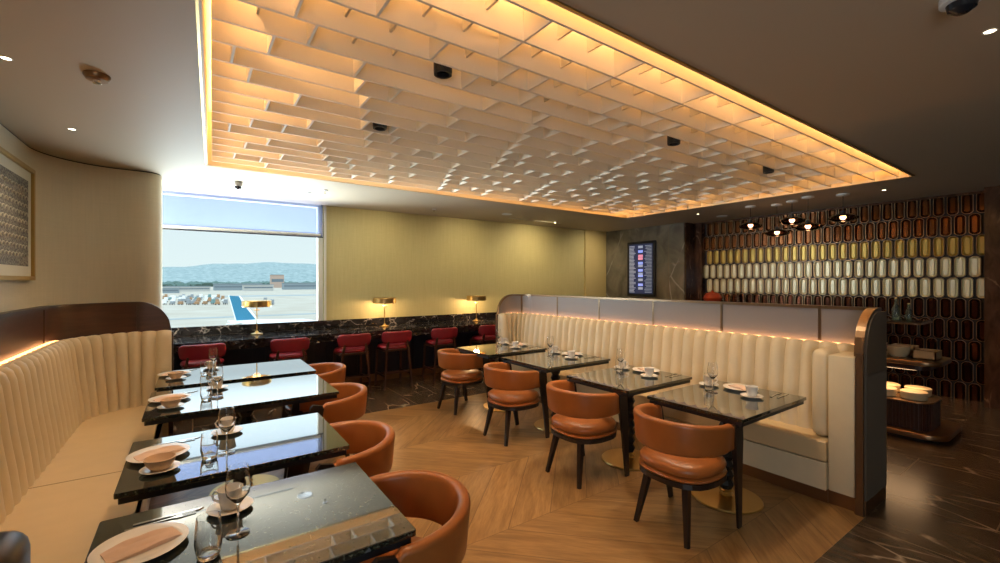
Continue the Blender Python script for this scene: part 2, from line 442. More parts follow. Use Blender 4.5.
# walls
# left wall with its big curve
def path_fillet(pts, radii, step=0.02):
    """polyline with rounded corners -> list of (point2d, tangent2d, arclength)"""
    P2 = [Vector(p) for p in pts]; out = [P2[0]]
    for i in range(1, len(P2) - 1):
        a, b, c = P2[i - 1], P2[i], P2[i + 1]; r = radii[i - 1]
        u = (a - b).normalized(); v = (c - b).normalized()
        ang = math.acos(max(-1, min(1, u.dot(v)))); tl = r / math.tan(ang / 2)
        p0 = b + u * tl; p1 = b + v * tl; cc = b + (u + v).normalized() * (r / math.sin(ang / 2))
        a0 = math.atan2((p0 - cc).y, (p0 - cc).x); a1 = math.atan2((p1 - cc).y, (p1 - cc).x)
        da = (a1 - a0 + PI) % (2 * PI) - PI; n = max(6, int(abs(da) * r / step))
        out += [cc + Vector((math.cos(a0 + da * k / n), math.sin(a0 + da * k / n))) * r for k in range(n + 1)]
    out.append(P2[-1])
    dense = [out[0]]
    for a, b in zip(out, out[1:]):
        l = (b - a).length
        if l < 1e-6: continue
        n = max(1, int(l / step))
        dense += [a.lerp(b, k / n) for k in range(1, n + 1)]
    res = []; s = 0
    for i, p in enumerate(dense):
        tg = (dense[min(i + 1, len(dense) - 1)] - dense[max(i - 1, 0)]).normalized()
        if i: s += (p - dense[i - 1]).length
        res.append((p, tg, s))
    return res
pw = path_fillet([(-1.19, -3), (-1.19, 6.13), (-0.29, 6.13), (-0.29, 6.6), (-0.9, 6.6)], [0.58, 0.14, 0.14], 0.05)
outer = [(p.x, p.y) for p, _, _ in pw] + [(-1.5, 6.6), (-1.5, -3)]
struct(MB().prism(outer, 0, CEIL - .012).build('wall_left', 'linen', None, True))
mb = MB()
mb.sweep([[(p.x + dx * tg.y, p.y - dx * tg.x, z) for dx, z in ((-.02, CEIL - .012), (-.006, CEIL - .012), (-.006, CEIL), (-.02, CEIL))] for p, tg, s in pw])
struct(mb.build('trim_3', 'black'))
# window wall: khaki wallpaper from the window to the cream return
WY = 7.3
mb = MB(); mb.box(1.70, 8.6, WY, WY + .3, 0, CEIL)
struct(mb.build('wall_far', 'khaki'))
mb = MB(); mb.box(-4, 1.70, WY, WY + .3, 0, 0.90)
struct(mb.build('wall_below_window', 'linen'))
struct(MB().box(7.50, 8.7, 7.26, WY - .001, 0, CEIL).build('wall_cream', 'creamwall'))
struct(MB().box(-4.2, -4, 5, 7.6, 0, CEIL).build('wall_far_left', 'linen'))
struct(MB().box(-1.19, -1.13, -2.1, -2.05, .8, 2.1).box(-1.19, -1.13, .15, .2, .8, 2.1).box(-1.19, -1.13, -2.1, .2, .78, .83).box(-1.19, -1.13, -2.1, .2, 2.07, 2.12).build('added_lamp_frame', 'white'))  # added frame around the unseen fill lamp, the wall has no opening
# wall behind the camera, and right side
mb = MB(); mb.box(-1.5, 9.2, -3.2, -2.6, 0, CEIL); struct(mb.build('wall_rear', 'linen'))
# stone column wall with the flight screen
struct(MB().box(8.2, 8.75, 5.2, 7.255, 0, CEIL).build('wall_stone', 'grey_marble'))
struct(MB().box(8.22, 8.75, 5.17, 5.2, 0, CEIL).box(8.5, 8.75, 5.0, 5.17, 0, CEIL).build('wall_brown_return', 'brown_marble'))
struct(MB().box(8.62, 9.2, -2.6, 5.0, 0, CEIL).build('wall_right', 'black'))
struct(MB().box(8.25, 8.62, -2.6, 1.06, 0, CEIL).build('wall_pillar', 'brown_marble'))
# joints of the stone wall
mb = MB(); mb.box(8.1985, 8.2, 5.2, 7.0, 1.97, 1.973); mb.box(8.1985, 8.2, 5.55, 5.553, 0, CEIL)
struct(mb.build('trim_4', 'bronze'))

# tiled feature wall : picket shaped glazed tiles, slightly domed, standing in a brick bond
def tile_mat(name, c, r): return mat(name, c, r, 1.0)  # bright and dark reflections are painted row by row into the tile colour
M['t_refl_low'] = tile_mat('tile_reflection_low', (0.20, 0.085, 0.035), 0.2)
M['t_refl_mid'] = tile_mat('tile_reflection_mid', (0.42, 0.30, 0.09), 0.35)
M['t_refl_high'] = tile_mat('tile_reflection_high', (0.66, 0.60, 0.42), 0.42)
M['t_refl_dark'] = tile_mat('tile_reflection_dark', (0.09, 0.032, 0.018), 0.2)
M['t_rim'] = tile_mat('tile_edge_metal', (0.32, 0.20, 0.11), 0.3)
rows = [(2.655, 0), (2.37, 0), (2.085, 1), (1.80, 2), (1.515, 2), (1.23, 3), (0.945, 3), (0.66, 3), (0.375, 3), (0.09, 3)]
tb = bmesh.new()
PY, PZ = 0.139, 0.285
def tile(cy, cz, mi, tilt):
    hw, hh = PY * 0.40, PZ * 0.490; ch = hh * 0.24
    ol = [(-hw * .42, hh), (-hw * .8, hh - ch * .45), (-hw, hh - ch), (-hw, -hh + ch), (-hw * .8, -hh + ch * .45), (-hw * .42, -hh), (hw * .42, -hh), (hw * .8, -hh + ch * .45), (hw, -hh + ch), (hw, hh - ch), (hw * .8, hh - ch * .45), (hw * .42, hh)]
    X0 = 8.605
    def v(y, z, x): return tb.verts.new((X0 - x - tilt * y, cy + y, cz + z))
    r0 = [v(y, z, 0) for y, z in ol]; r1 = [v(y, z, .030) for y, z in ol]
    r2 = [v(y * .90, z * .965, .030) for y, z in ol]; r3 = [v(y * .80, z * .93, .010) for y, z in ol]
    r4 = [v(y * .40, z * .80, .022) for y, z in ol]
    n = len(ol)
    for a, b, k in ((r0, r1, 4), (r1, r2, 4), (r2, r3, mi), (r3, r4, mi)):
        for i in range(n):
            f = tb.faces.new((a[i], a[(i + 1) % n], b[(i + 1) % n], b[i])); f.material_index = k
    f = tb.faces.new(r4); f.material_index = mi
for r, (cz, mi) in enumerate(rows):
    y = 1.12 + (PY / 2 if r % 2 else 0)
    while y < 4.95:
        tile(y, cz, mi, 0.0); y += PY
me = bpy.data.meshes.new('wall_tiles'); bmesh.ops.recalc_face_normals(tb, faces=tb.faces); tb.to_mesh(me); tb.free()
struct(link('wall_tiles', me, ['t_refl_low', 't_refl_mid', 't_refl_high', 't_refl_dark', 't_rim']))
mb = MB(); mb.box(8.54, 8.62, 1.06, 5.0, 2.765, CEIL)
struct(mb.build('trim_5', 'brown_marble'))

# window: frame, glass, rail, roller blind
wf = MB()
for x in (-3.9, -1.15, 1.62): wf.box(x, x + .07, WY + .02, WY + .14, .90, CEIL)
wf.box(-3.9, 1.69, WY + .02, WY + .14, .90, .97); wf.box(-3.9, 1.69, WY + .02, WY + .14, CEIL - .03, CEIL)
win = struct(wf.build('window_1', 'white'))
struct(MB().box(-3.85, 1.65, WY + .08, WY + .09, .95, CEIL - .02).build('window_pane', 'pane', win))
b = thing('roller_blind', 'pale blue translucent roller blind half lowered over the top of the window', 'blind', (0.6, WY - .03, CEIL))
MB().box(-1.75, 1.07, -.004, 0.0, -.50, 0).build('blind_fabric', 'blind', b)
MB().tube([(-1.75, 0, -.475), (1.04, 0, -.475)], .022, 10).build('bottom_rail', 'white', b, True)
MB().box(-1.75, 1.08, -.012, .012, -.515, -.50).build('rail_gasket', 'black', b)
struct(MB().box(1.70, 1.735, WY - .02, WY, .97, CEIL).build('trim_6', 'white'))

# ------------------------------------------------------------------ exterior beyond the window
GZ = -11.0
apron = mat('apron_concrete', (0.60, 0.53, 0.44), 0.9)
v = coords(apron, (0.02, 0.02, 1)); n = noise_tex(apron, v, 3, 4)
L(apron, ramp(apron, n.outputs[0], [(0.35, (0.33, 0.275, 0.205)), (0.7, (0.40, 0.35, 0.275))]), P(apron).inputs['Base Color'])
struct(MB().box(-3000, 6000, 40, 9000, GZ - 1, GZ).build('ground', apron))
struct(MB().box(-1000, 1500, 180, 186, GZ, GZ + .05).box(-1000, 1500, 420, 455, GZ, GZ + .05).build('ground_taxiway', mat('taxiway_asphalt', (0.24, 0.26, 0.25), .9)))
hb = bmesh.new(); NX, NY = 90, 12
gr = []
for j in range(NY):
    row = []
    for i in range(NX):
        u = i / (NX - 1); x = -3500 + 8000 * u; y = 3600 + 260 * j
        prof = math.exp(-((x - 900) / 1300) ** 2) * 150 + 95
        h = prof * math.sin(PI * min(1, j / (NY - 1)) * .5 + 0.0) + 45 * noise.noise((x * .0022, y * .003, 3)) * min(1, j / 3)
        row.append(hb.verts.new((x, y, GZ + max(0, h) if j else GZ)))
    gr.append(row)
for j in range(NY - 1):
    for i in range(NX - 1): hb.faces.new((gr[j][i], gr[j][i + 1], gr[j + 1][i + 1], gr[j + 1][i]))
me = bpy.data.meshes.new('hills'); hb.to_mesh(me); hb.free()
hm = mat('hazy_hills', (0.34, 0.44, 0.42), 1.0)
v = coords(hm, (.01, .004, .02)); n = noise_tex(hm, v, 3, 10); L(hm, ramp(hm, n.outputs[0], [(0.35, (0.15, 0.205, 0.20)), (0.65, (0.24, 0.29, 0.275))]), P(hm).inputs['Base Color'])  # distance haze is mixed into the grey-green hill colour
struct(link('hills', me, hm, None, True))
# tree belt beyond the airfield: nobody could count it
mb = MB(); tm = mat('distant_trees', (0.09, 0.14, 0.12), 1.0)
for i in range(420):
    x = random.uniform(-150, 1300); y = random.uniform(1150, 1700); r = random.uniform(5, 10)
    b2 = bmesh.new(); bmesh.ops.create_icosphere(b2, subdivisions=1, radius=r)
    for vv in b2.verts: vv.co += vv.co.normalized() * random.uniform(-r * .25, r * .25)
    bmesh.ops.scale(b2, vec=(1.6, 1, .8), verts=b2.verts); bmesh.ops.translate(b2, vec=(x, y, GZ + r * .6), verts=b2.verts); mb.merge(b2)
tag(mb.build('tree_belt', tm, None, True), 'hazy green belt of trees along the far side of the airfield', 'trees', kind='stuff')
# low buildings across the airfield
bcol = [mat('pale_building', (0.42, 0.41, 0.38), .9), mat('grey_building', (0.22, 0.26, 0.28), .9), mat('tan_building', (0.40, 0.29, 0.23), .9), mat('window_band', (0.12, 0.15, 0.17), .4)]
def wxy(px, d):   # a point d metres ahead of the room, in the direction seen at image column px
    return camf * d + camr * ((px - 500) / 440 * d)
for px, d, w, h, c, lab in ((182, 560, 60, 6, 0, 'long pale low terminal shed at the left of the airfield view'),
                       (238, 640, 60, 9, 1, 'grey flat-roofed hangar just above the blue tail fin'),
                       (258, 600, 36, 8, 0, 'pale office block with dark window band behind the hangar'),
                       (277, 900, 24, 26, 2, 'tan square tower block rising from the far trees'),
                       (300, 700, 50, 10, 1, 'long grey cargo building at the right end of the view'),
                       (168, 480, 20, 5, 1, 'small grey-blue shed near the left window edge')):
    p = wxy(px, d)
    t_ = thing('airport_building', lab, 'building', (p.x, p.y, GZ))
    MB().box(-w / 2, w / 2, -8, 8, 0, h).build('walls', bcol[c], t_)
    MB().box(-w / 2 - .6, w / 2 + .6, -8.6, 8.6, h, h + .6).build('roof', bcol[1], t_)
    MB().box(-w / 2 + 1, w / 2 - 1, -8.15, -8, h * .45, h * .68).build('window_band', bcol[3], t_)
# ground vehicles and crates parked on the apron
paint = [mat('vehicle_white', (0.75, 0.75, 0.72), .4), mat('vehicle_grey', (0.25, 0.27, 0.28), .4), mat('vehicle_orange', (0.35, 0.2, 0.10), .4), mat('vehicle_teal', (0.14, 0.25, 0.25), .4)]
tyre = mat('tyre', (0.02, 0.02, 0.02), .8)
def vehicle_proto(m):
    o = MB().box(-2.6, 2.6, -1, 1, .5, 1.4, .15).box(-1.6, 2.5, -.95, .95, 1.4, 2.3, .2)
    for x in (-1.7, 1.7):
        for y in (-.95, .95): o.tube([(x, y - .12, .42), (x, y + .12, .42)], .42, 10, 1)
    return o.mesh('service_vehicle')
vm = []
for m in paint:
    me = vehicle_proto(m); me.materials.append(m); me.materials.append(tyre); vm.append(me)
vpos = []
rowsv = [(238, 5), (268, 5), (300, 4), (335, 4)]
for r_, (d, nr) in enumerate(rowsv):
    for k in range(19):
        px = 164 + k * 3.9 * 250 / d + (r_ % 2) * 1.8
        px += 0 if px < 228 else 34
        if px > 314 or (px > 230 and k % 2): continue
        px += random.uniform(-.2, .2)
        vc = random.randrange(4); cn_ = ('white', 'dark grey', 'orange', 'teal')[vc]; pl_ = ('nearest', 'second', 'third', 'farthest')[r_]; sd_ = 'right of' if px > 228 else 'left of'
        p = wxy(px, d + random.uniform(-3, 3))
        if any((p - q_).length < 3.6 for q_ in vpos): continue
        vpos.append(p); o = bpy.data.objects.new('service_vehicle', vm[vc]); C.objects.link(o)
        o.location = (p.x, p.y, GZ); o.rotation_euler = (0, 0, math.atan2(camr.y, camr.x) + random.uniform(-.25, .25)); o.scale = (.48, .62, .85) if k % 3 else (.4, .6, 1.3)
        tag(o, f'{cn_} ground vehicle in the {pl_} apron row, {sd_} the blue tail', 'vehicle', 'ground vehicles parked on the apron')
# the aircraft whose blue tail shows above the counter
T0 = wxy(236, 100)
ac = thing('aircraft', 'small aircraft parked below the window, its blue tail fin in view', 'aircraft', (T0.x, T0.y, GZ))
blue = mat('tail_blue', (0.03, 0.19, 0.31), .35); awhite = mat('aircraft_white', (0.8, 0.82, 0.83), .35)
# local x to the right of the picture
ac.scale = (1.54, 1.54, 1.54)
ac.rotation_euler = (0, 0, math.atan2(camr.y, camr.x))
def fin(pts, y0, y1, name, m, par):
    b_ = bmesh.new(); a = [b_.verts.new((x, y0, z)) for x, z in pts]; c = [b_.verts.new((x, y1, z)) for x, z in pts]
    n_ = len(pts); b_.faces.new(a); b_.faces.new(c[::-1])
    for i in range(n_): b_.faces.new((a[i], a[(i + 1) % n_], c[(i + 1) % n_], c[i]))
    bmesh.ops.recalc_face_normals(b_, faces=b_.faces)
    q = MB(); q.merge(b_); return q.build(name, m, par)
fin([(-.95, 6.1), (.45, 6.0), (1.1, 4.9), (3.2, 2.3), (0.15, 2.2)], -.09, .09, 'tail_fin', blue, ac)
fin([(.45, 6.06), (.62, 6.0), (3.4, 2.25), (3.2, 2.3), (1.05, 4.95)], -.10, .10, 'fin_leading_edge', awhite, ac)
fin([(-1.1, 6.15), (-.95, 6.15), (.18, 2.2), (.02, 2.2)], -.10, .10, 'rudder_edge', awhite, ac)
b_ = MB(); b_.tube([(-1.2, 0, 2.3), (0, 0, 2.0), (3, 0, 1.8), (10, 0, 1.7), (13, 0, 1.6), (14.2, 0, 1.4)], [.1, .45, .8, .95, .7, .1], 16); b_.build('fuselage', awhite, ac, True)
b_ = MB(); b_.prism([(5, 0), (7.5, 0), (6.2, 7), (5.2, 7)], 1.2, 1.35); b_.prism([(5, 0), (7.5, 0), (6.2, -7), (5.2, -7)], 1.2, 1.35); b_.build('wings', awhite, ac)
b_ = MB(); b_.box(.0, 1.2, -2.4, 2.4, 2.1, 2.2); b_.build('tailplane', awhite, ac)
b_ = MB()
for x, y in ((11, 0), (6, 1.5), (6, -1.5)): b_.tube([(x, y - .1, .3), (x, y + .1, .3)], .3, 12); b_.tube([(x, y, .3), (x, y, 1.3)], .06)
b_.build('landing_gear', 'black', ac)

# ------------------------------------------------------------------ window counter, lamps, stools
ct = thing('window_counter', 'long black veined marble counter running along the window wall', 'counter', (3.0, 6.9, 0))
MB().box(-3.6, 4.3, -.40, .37, .80, .86, .006).build('countertop', 'counter_marble', ct)
MB().box(-3.6, 4.3, -.40, -.375, .74, .80).build('front_apron', 'counter_marble', ct)
MB().box(-3.6, 4.3, .37, .395, .86, .985, .004).build('backsplash', 'counter_marble', ct)
navy = mat('navy_panel', (0.010, 0.014, 0.030), .4)
mb = MB(); mb.box(-3.6, 4.3, 0.05, .12, .12, .80)
for i in range(50): mb.box(-3.6 + i * .16, -3.595 + i * .16, .045, .05, .12, .80)
mb.build('front_panel', navy, ct)
MB().box(-3.6, 4.3, .06, .13, 0, .12).build('plinth', 'bronze', ct)

def lamp(px_x, label, power, first=[None]):
    loc = (px_x, 7.02, .86)
    if first[0] is None:
        t_ = thing('table_lamp', label, 'lamp', loc, 0, 'brass lamps along the window counter')
        MB().lathe([(0, 0), (.075, 0), (.078, .012), (.03, .022), (.012, .05), (0, .05)], n=24).build('lamp_base', 'brass', t_, True)
        MB().tube([(0, 0, .04), (0, 0, .44)], .007, 10).build('lamp_pole', 'brass', t_, True)
        MB().lathe([(.0, .475), (.175, .475), (.185, .465), (.185, .39), (.180, .385), (.172, .39), (.172, .460), (0, .462)], n=36).build('lamp_shade', 'brass', t_, True)
        MB().lathe([(0, .44), (.045, .43), (.05, .41), (.03, .395), (0, .39)], n=14).build('bulb', 'bulb', t_, True)
        MB().tube([(-.035, 0, .34), (.035, 0, .34)], .006, 8).build('switch', 'brass', t_, True)
        first[0] = t_
    else: dup(first[0], loc, 0, label)
    light('lamp_glow', 'POINT', (px_x, 7.02, .86 + .37), power, (1, .62, .30), shadow_soft_size=.05)
def onY(px, Y):
    t = (px - 500) / 440; d = Y / (camf.y + t * camr.y); return d * (camf.x + t * camr.x)
lamp(onY(257, 7.0), 'brass table lamp standing in front of the window on the counter', .2)
lamp(onY(385, 7.0), 'brass table lamp on the counter, the middle one against the khaki wall', 14)
lamp(onY(477, 7.0), 'brass table lamp on the counter beside the booth partition', 14)

def arcband(R, a0, a1, arm, z0, z1, th, zf=None, n=28, pill=0):
    """closed curved back band; opening faces +x. arm = straight run of the arms"""
    pts = []
    if arm > 0:
        for k in range(4): pts.append(((arm * (1 - k / 4)) + R * math.cos(a0), R * math.sin(a0), 1 - k / 4))
    for k in range(n + 1):
        a = a0 + (a1 - a0) * k / n; pts.append((R * math.cos(a), R * math.sin(a), 0))
    if arm > 0:
        for k in range(1, 5): pts.append(((arm * k / 4) + R * math.cos(a1), R * math.sin(a1), k / 4))
    secs = []
    for i, (x, y, f) in enumerate(pts):
        x0, y0, _ = pts[max(i - 1, 0)]; x1, y1, _ = pts[min(i + 1, len(pts) - 1)]
        tx, ty = x1 - x0, y1 - y0; l = math.hypot(tx, ty); nx, ny = ty / l, -tx / l
        back = max(0, min(1, (-x / R + 1) / 2)) if f == 0 else 0
        zt = z1 if zf is None else z1 - (z1 - zf) * (1 - back)
        zb = z0
        end = 0.75 if i in (0, len(pts) - 1) else 1
        if pill:
            dd_ = min(i, len(pts) - 1 - i) * R * abs(a1 - a0) / n
            if dd_ < pill:
                h_ = (zt - zb) / 2; k_ = h_ - .012 - (h_ - .012) * math.sqrt(max(0, 1 - (1 - dd_ / pill) ** 2)) * 1.0
                k_ *= .62; zb += k_; zt -= k_
        sec = []
        for u, w in rrect(-th / 2 * end, th / 2 * end, zb + (1 - end) * .03, zt - (1 - end) * .03, th * .46, 4):
            flare = (w - zb) / (zt - zb) * 0.018
            sec.append((x + nx * (u + flare), y + ny * (u + flare), w))
        secs.append(sec)
    return MB().sweep(secs)
def pillow(rx, ry, z0, z1, n=32, p=2.6):
    prof = []
    b_ = bmesh.new(); rings = []
    h = z1 - z0
    for f, z in ((.86, 0), (.96, .1), (1.0, .3), (1.0, .45), (.97, .62), (.88, .8), (.65, .93), (.35, .99)):
        ring = []
        for k in range(n):
            a = 2 * PI * k / n; c, s_ = math.cos(a), math.sin(a)
            q = (abs(c) ** p + abs(s_) ** p) ** (-1 / p)
            ring.append(b_.verts.new((rx * f * q * c, ry * f * q * s_, z0 + h * z)))
        rings.append(ring)
    for a, c in zip(rings, rings[1:]):
        for i in range(n): b_.faces.new((a[i], a[(i + 1) % n], c[(i + 1) % n], c[i]))
    b_.faces.new(rings[0][::-1])
    top = b_.verts.new((0, 0, z1))
    for i in range(n): b_.faces.new((rings[-1][i], rings[-1][(i + 1) % n], top))
    q = MB(); q.merge(b_); return q

def make_armchair(label, loc, rz):
    t_ = thing('dining_chair', label, 'chair', loc, rz, 'tan leather tub chairs at the tables')
    arcband(.268, PI * .42, PI * 1.58, .08, .535, .745, .052, .70).build('backrest', 'tan', t_, True)
    cu = pillow(.248, .248, .395, .485).build('seat', 'tan', t_, True)
    pi_ = pillow(.252, .252, .365, .405).build('seat_welt', 'tan', t_, True)
    MB().prism([(x, y) for x, y in [((abs(math.cos(a)) ** 2.6 + abs(math.sin(a)) ** 2.6) ** (-1 / 2.6) * .25 * math.cos(a), (abs(math.cos(a)) ** 2.6 + abs(math.sin(a)) ** 2.6) ** (-1 / 2.6) * .25 * math.sin(a)) for a in [2 * PI * k / 32 for k in range(32)]]], .335, .368).build('seat_frame', 'darkwood', t_)
    for s_ in (-1, 1):
        MB().tube([(.250, s_ * .25, 0), (.200, s_ * .268, .36), (.150, s_ * .288, .60), (.135, s_ * .292, .69), (.13, s_ * .292, .712)], [.46, .72, 1.0, 1.0, .7], sq=(.092, .030)).build('leg', 'darkwood', t_)
        MB().tube([(-.235, s_ * .185, 0), (-.165, s_ * .135, .345)], [.60, 1.0], sq=(.042, .042)).build('leg', 'darkwood', t_)
    return t_
def make_stool(label, loc, rz):
    t_ = thing('bar_stool', label, 'stool', loc, rz, 'burgundy counter stools')
    arcband(.42, PI - .56, PI + .56, 0, .675, .855, .05, None, 40, .06).moved((.215, 0, 0)).build('backrest', 'burgundy', t_, True)
    pillow(.205, .225, .585, .655).build('seat', 'burgundy', t_, True)
    MB().box(-.19, .19, -.205, .205, .555, .588, .006).build('seat_frame', 'stoolwood', t_)
    for s_ in (-1, 1):
        MB().tube([(-.225, s_ * .215, 0), (-.19, s_ * .17, .57), (-.20, s_ * .145, .71)], [.8, 1, .8], sq=(.032, .032)).build('leg', 'stoolwood', t_)
        MB().tube([(.20, s_ * .205, 0), (.17, s_ * .19, .56)], [.8, 1], sq=(.032, .032)).build('leg', 'stoolwood', t_)
        MB().tube([(-.215, s_ * .21, .20), (.19, s_ * .20, .20)], 1, sq=(.02, .026)).build('stretcher', 'stoolwood', t_)
    for x, z in ((-.215, .24), (.19, .17)):
        MB().tube([(x, -.21, z), (x, .21, z)], 1, sq=(.02, .026)).build('stretcher', 'stoolwood', t_)
    return t_
sl = ['nearest the cream booth end at the far left of the counter', 'second from the left along the counter, below the window right edge', 'third from the left, standing left of the middle lamp',
      'fourth from the left, right beside the middle lamp', 'fifth from the left, between the two wall lamps', 'last before the booth partition, below the right lamp']
st0 = None
for px, lab in zip((198, 287, 352, 395, 443, 489), sl):
    loc = (onY(px + 5, 6.22), 6.50, 0); lab = 'burgundy leather bar stool ' + lab
    if st0 is None: st0 = make_stool(lab, loc, PI / 2)
    else: dup(st0, loc, PI / 2, lab)

# ------------------------------------------------------------------ booths
def booth(label, name, path, side, seat_front, seat_x, screen_mat, top_end0, top_end1, channel=0.117, posts=(), led_range=None, cush_trim=(0, 0), zt=1.395, rimmat='bronze'):
    """side=+1: the cushions lie to the left of travel"""
    t_ = thing(name, label, 'banquette', (path[0][0].x, path[0][0].y, 0))
    ox, oy = t_.location.x, t_.location.y
    tot = path[-1][2]
    def at(p, tg, off, z): return (p.x - side * tg.y * off - ox, p.y + side * tg.x * off - oy, z)
    def ztop(s):
        z = zt
        for d, on in ((s, top_end0), (tot - s, top_end1)):
            if on and d < on: z = min(z, zt - .30 + .30 * math.sqrt(max(0, 1 - (1 - d / on) ** 2)))
        return z
    # screen panel
    secs = [[at(p, tg, 0, .10), at(p, tg, .03, .10), at(p, tg, .03, ztop(s)), at(p, tg, 0, ztop(s))] for p, tg, s in path]
    MB().sweep(secs).build('screen_panel', screen_mat, t_)
    secs = [[at(p, tg, -.01, 0), at(p, tg, .04, 0), at(p, tg, .04, .10), at(p, tg, -.01, .10)] for p, tg, s in path]
    MB().sweep(secs).build('plinth', 'bronze', t_)
    # top rail following the rounded ends, running down the end posts
    rail = [(p, tg, ztop(s)) for p, tg, s in path]
    secs = [[at(p, tg, -.012, z + .012), at(p, tg, .042, z + .012), at(p, tg, .042, z - .012), at(p, tg, -.012, z - .012)] for p, tg, z in rail]
    MB().sweep(secs).build('top_rail', rimmat, t_)
    for i, on in ((0, top_end0), (-1, top_end1)):
        if on:
            p, tg, s = path[i]; e = tg * (.012 if i == 0 else -.012)
            z = ztop(s) + .012
            a = [at(p - e, tg, -.014, 0), at(p - e, tg, .030, 0), at(p + e, tg, .030, 0), at(p + e, tg, -.014, 0)]
            q = [(x, y, z) for x, y, _ in a]
            MB().sweep([a, q]).build('end_post', rimmat, t_)
    for sp in posts:
        p, tg, s = min(path, key=lambda w: abs(w[2] - sp)); e = tg * .010
        a = [at(p - e, tg, -.006, 1.1), at(p - e, tg, .036, 1.1), at(p + e, tg, .036, 1.1), at(p + e, tg, -.006, 1.1)]
        MB().sweep([a, [(x, y, ztop(s)) for x, y, _ in a]]).build('mullion', rimmat, t_)
    # channelled back cushion
    prof = [(.0, .42), (.20, .42), (.205, .48), (.19, .62), (.165, .80), (.145, .98), (.135, 1.06), (.120, 1.105), (.095, 1.128), (.065, 1.13), (.05, 1.10), (.0, 1.10)]
    s0, s1 = cush_trim[0], tot - cush_trim[1]; n = int(round((s1 - s0) / channel)); per = (s1 - s0) / n
    secs = []; idx = 0
    def interp(s):
        nonlocal idx
        while idx < len(path) - 2 and path[idx + 1][2] < s: idx += 1
        a, b__ = path[idx], path[idx + 1]; f = (s - a[2]) / max(1e-6, b__[2] - a[2])
        return a[0].lerp(b__[0], f), a[1].lerp(b__[1], f).normalized()
    for c in range(n):
        for k in range(7 if c < n - 1 else 8):
            f = k / 7; s = s0 + (c + f) * per; p, tg = interp(min(s, tot - 1e-4))
            puff = math.sin(PI * f) ** 0.75 if 0 < f < 1 else 0
            sec = []
            for j, (o_, z) in enumerate(prof):
                if 1 < j < len(prof) - 1 and o_ > .04:
                    o2 = .03 + (o_ - .045 * (1 - puff)); z2 = z - (.012 * (1 - puff) if z > 1.0 else 0)
                else: o2, z2 = o_ + .03, z
                sec.append(at(p, tg, o2, z2))
            secs.append(sec)
    MB().sweep(secs).build('back_cushion', 'cream', t_, True)
    # light strip lying on the ledge
    if led_range:
        secs = [[at(p, tg, .034, 1.105), at(p, tg, .064, 1.105), at(p, tg, .064, 1.122), at(p, tg, .034, 1.122)] for p, tg, s in path if led_range[0] < s < led_range[1]]
        MB().sweep(secs).build('light_strip', 'led', t_)
    return t_
# left booth
pl = path_fillet([(-0.97, 1.25), (-0.97, 5.45), (-0.17, 5.45)], [0.62])
M['screen_left'] = M['panelwood']
bl_ = booth('cream channelled leather banquette curving along the left wall under dark wood panels', 'banquette', pl, -1, 0, 0, 'panelwood', 0, .26,
            posts=(1.0, 2.25, 3.53, pl[-1][2] - .27), led_range=(0.1, 3.75), rimmat='darkbronze')
ox, oy = bl_.location.x, bl_.location.y
def seat_poly(outer_pts, inner): return [(x - ox, y - oy) for x, y in outer_pts + inner]
pin = [(p.x + tg.y * .19, p.y - tg.x * .19) for p, tg, s in pl]
front = [(-0.22, 5.25), (-0.22, 1.25)]
poly = seat_poly(pin, front)
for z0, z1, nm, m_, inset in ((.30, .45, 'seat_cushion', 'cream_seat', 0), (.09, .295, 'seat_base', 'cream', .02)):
    pp = [(x - (inset if x > -.23 - ox else 0), y) for x, y in poly]
    MB().prism(pp, z0, z1, .015 if nm == 'seat_cushion' else 0).build(nm, m_, bl_)
MB().prism([(x - (.05 if x > -.23 - ox else 0), y) for x, y in poly], 0, .09).build('seat_plinth', 'bronze', bl_)
sm_ = mat('seam', (0.35, .25, .14), .6)
for y in (2.36, 3.5): MB().box(-.76 - ox, -.222 - ox, y - oy - .003, y - oy + .003, .4485, .4515).build('seam', sm_, bl_)
# rounded leather armrest closing its near end
ar = MB(); ar.box(-.95, -.255, 1.09, 1.247, .0, 1.13, .04, seg=4)
tag(ar.build('armrest_bolster', 'brown_leather', None, True), 'dark brown leather armrest at the near end of the left banquette', 'armrest')

# right booth and partition
M['screen_right'] = mat('woven_metal_glass', (0.34, 0.32, 0.32), 0.5, 0.1)
m = M['screen_right']; v = coords(m, (60, 60, 60)); w_ = N(m, 'ShaderNodeTexWave'); w_.inputs['Scale'].default_value = 1.2; L(m, v, w_.inputs[0])
L(m, ramp(m, w_.outputs[1], [(0.2, (0.20, .19, .20)), (.8, (.28, .265, .27))]), P(m).inputs['Base Color'])
pr_ = path_fillet([(3.74, 1.05), (4.17, 1.05), (4.17, 5.44), (3.74, 5.44)], [0.06, 0.36])
tot = pr_[-1][2]
sy = .46 - .03 + (0)  # arclength where the straight run starts
def s_at_y(y): return min((w for w in pr_ if w[0].x > 4.165), key=lambda w: abs(w[0].y - y))[2]
br_ = booth('cream channelled leather banquette facing left under a low metal-framed glass partition', 'banquette', pr_, 1, 0, 0, 'screen_right', .30, .26,
            posts=[s_at_y(y) for y in (1.44, 2.23, 3.0, 3.77, 4.54)] + [tot - .42], led_range=(.40, tot - .15), cush_trim=(.42, 0), rimmat='bronze2')
ox, oy = br_.location.x, br_.location.y
pin = [(p.x - tg.y * .19, p.y + tg.x * .19) for p, tg, s in pr_ if s > .60]
poly = [(x - ox, y - oy) for x, y in [(4.01, 1.25)] + pin + [(3.72, 5.25), (3.72, 1.25)]]
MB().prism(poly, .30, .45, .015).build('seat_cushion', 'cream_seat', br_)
MB().prism(poly, .10, .295).build('seat_base', 'cream', br_)
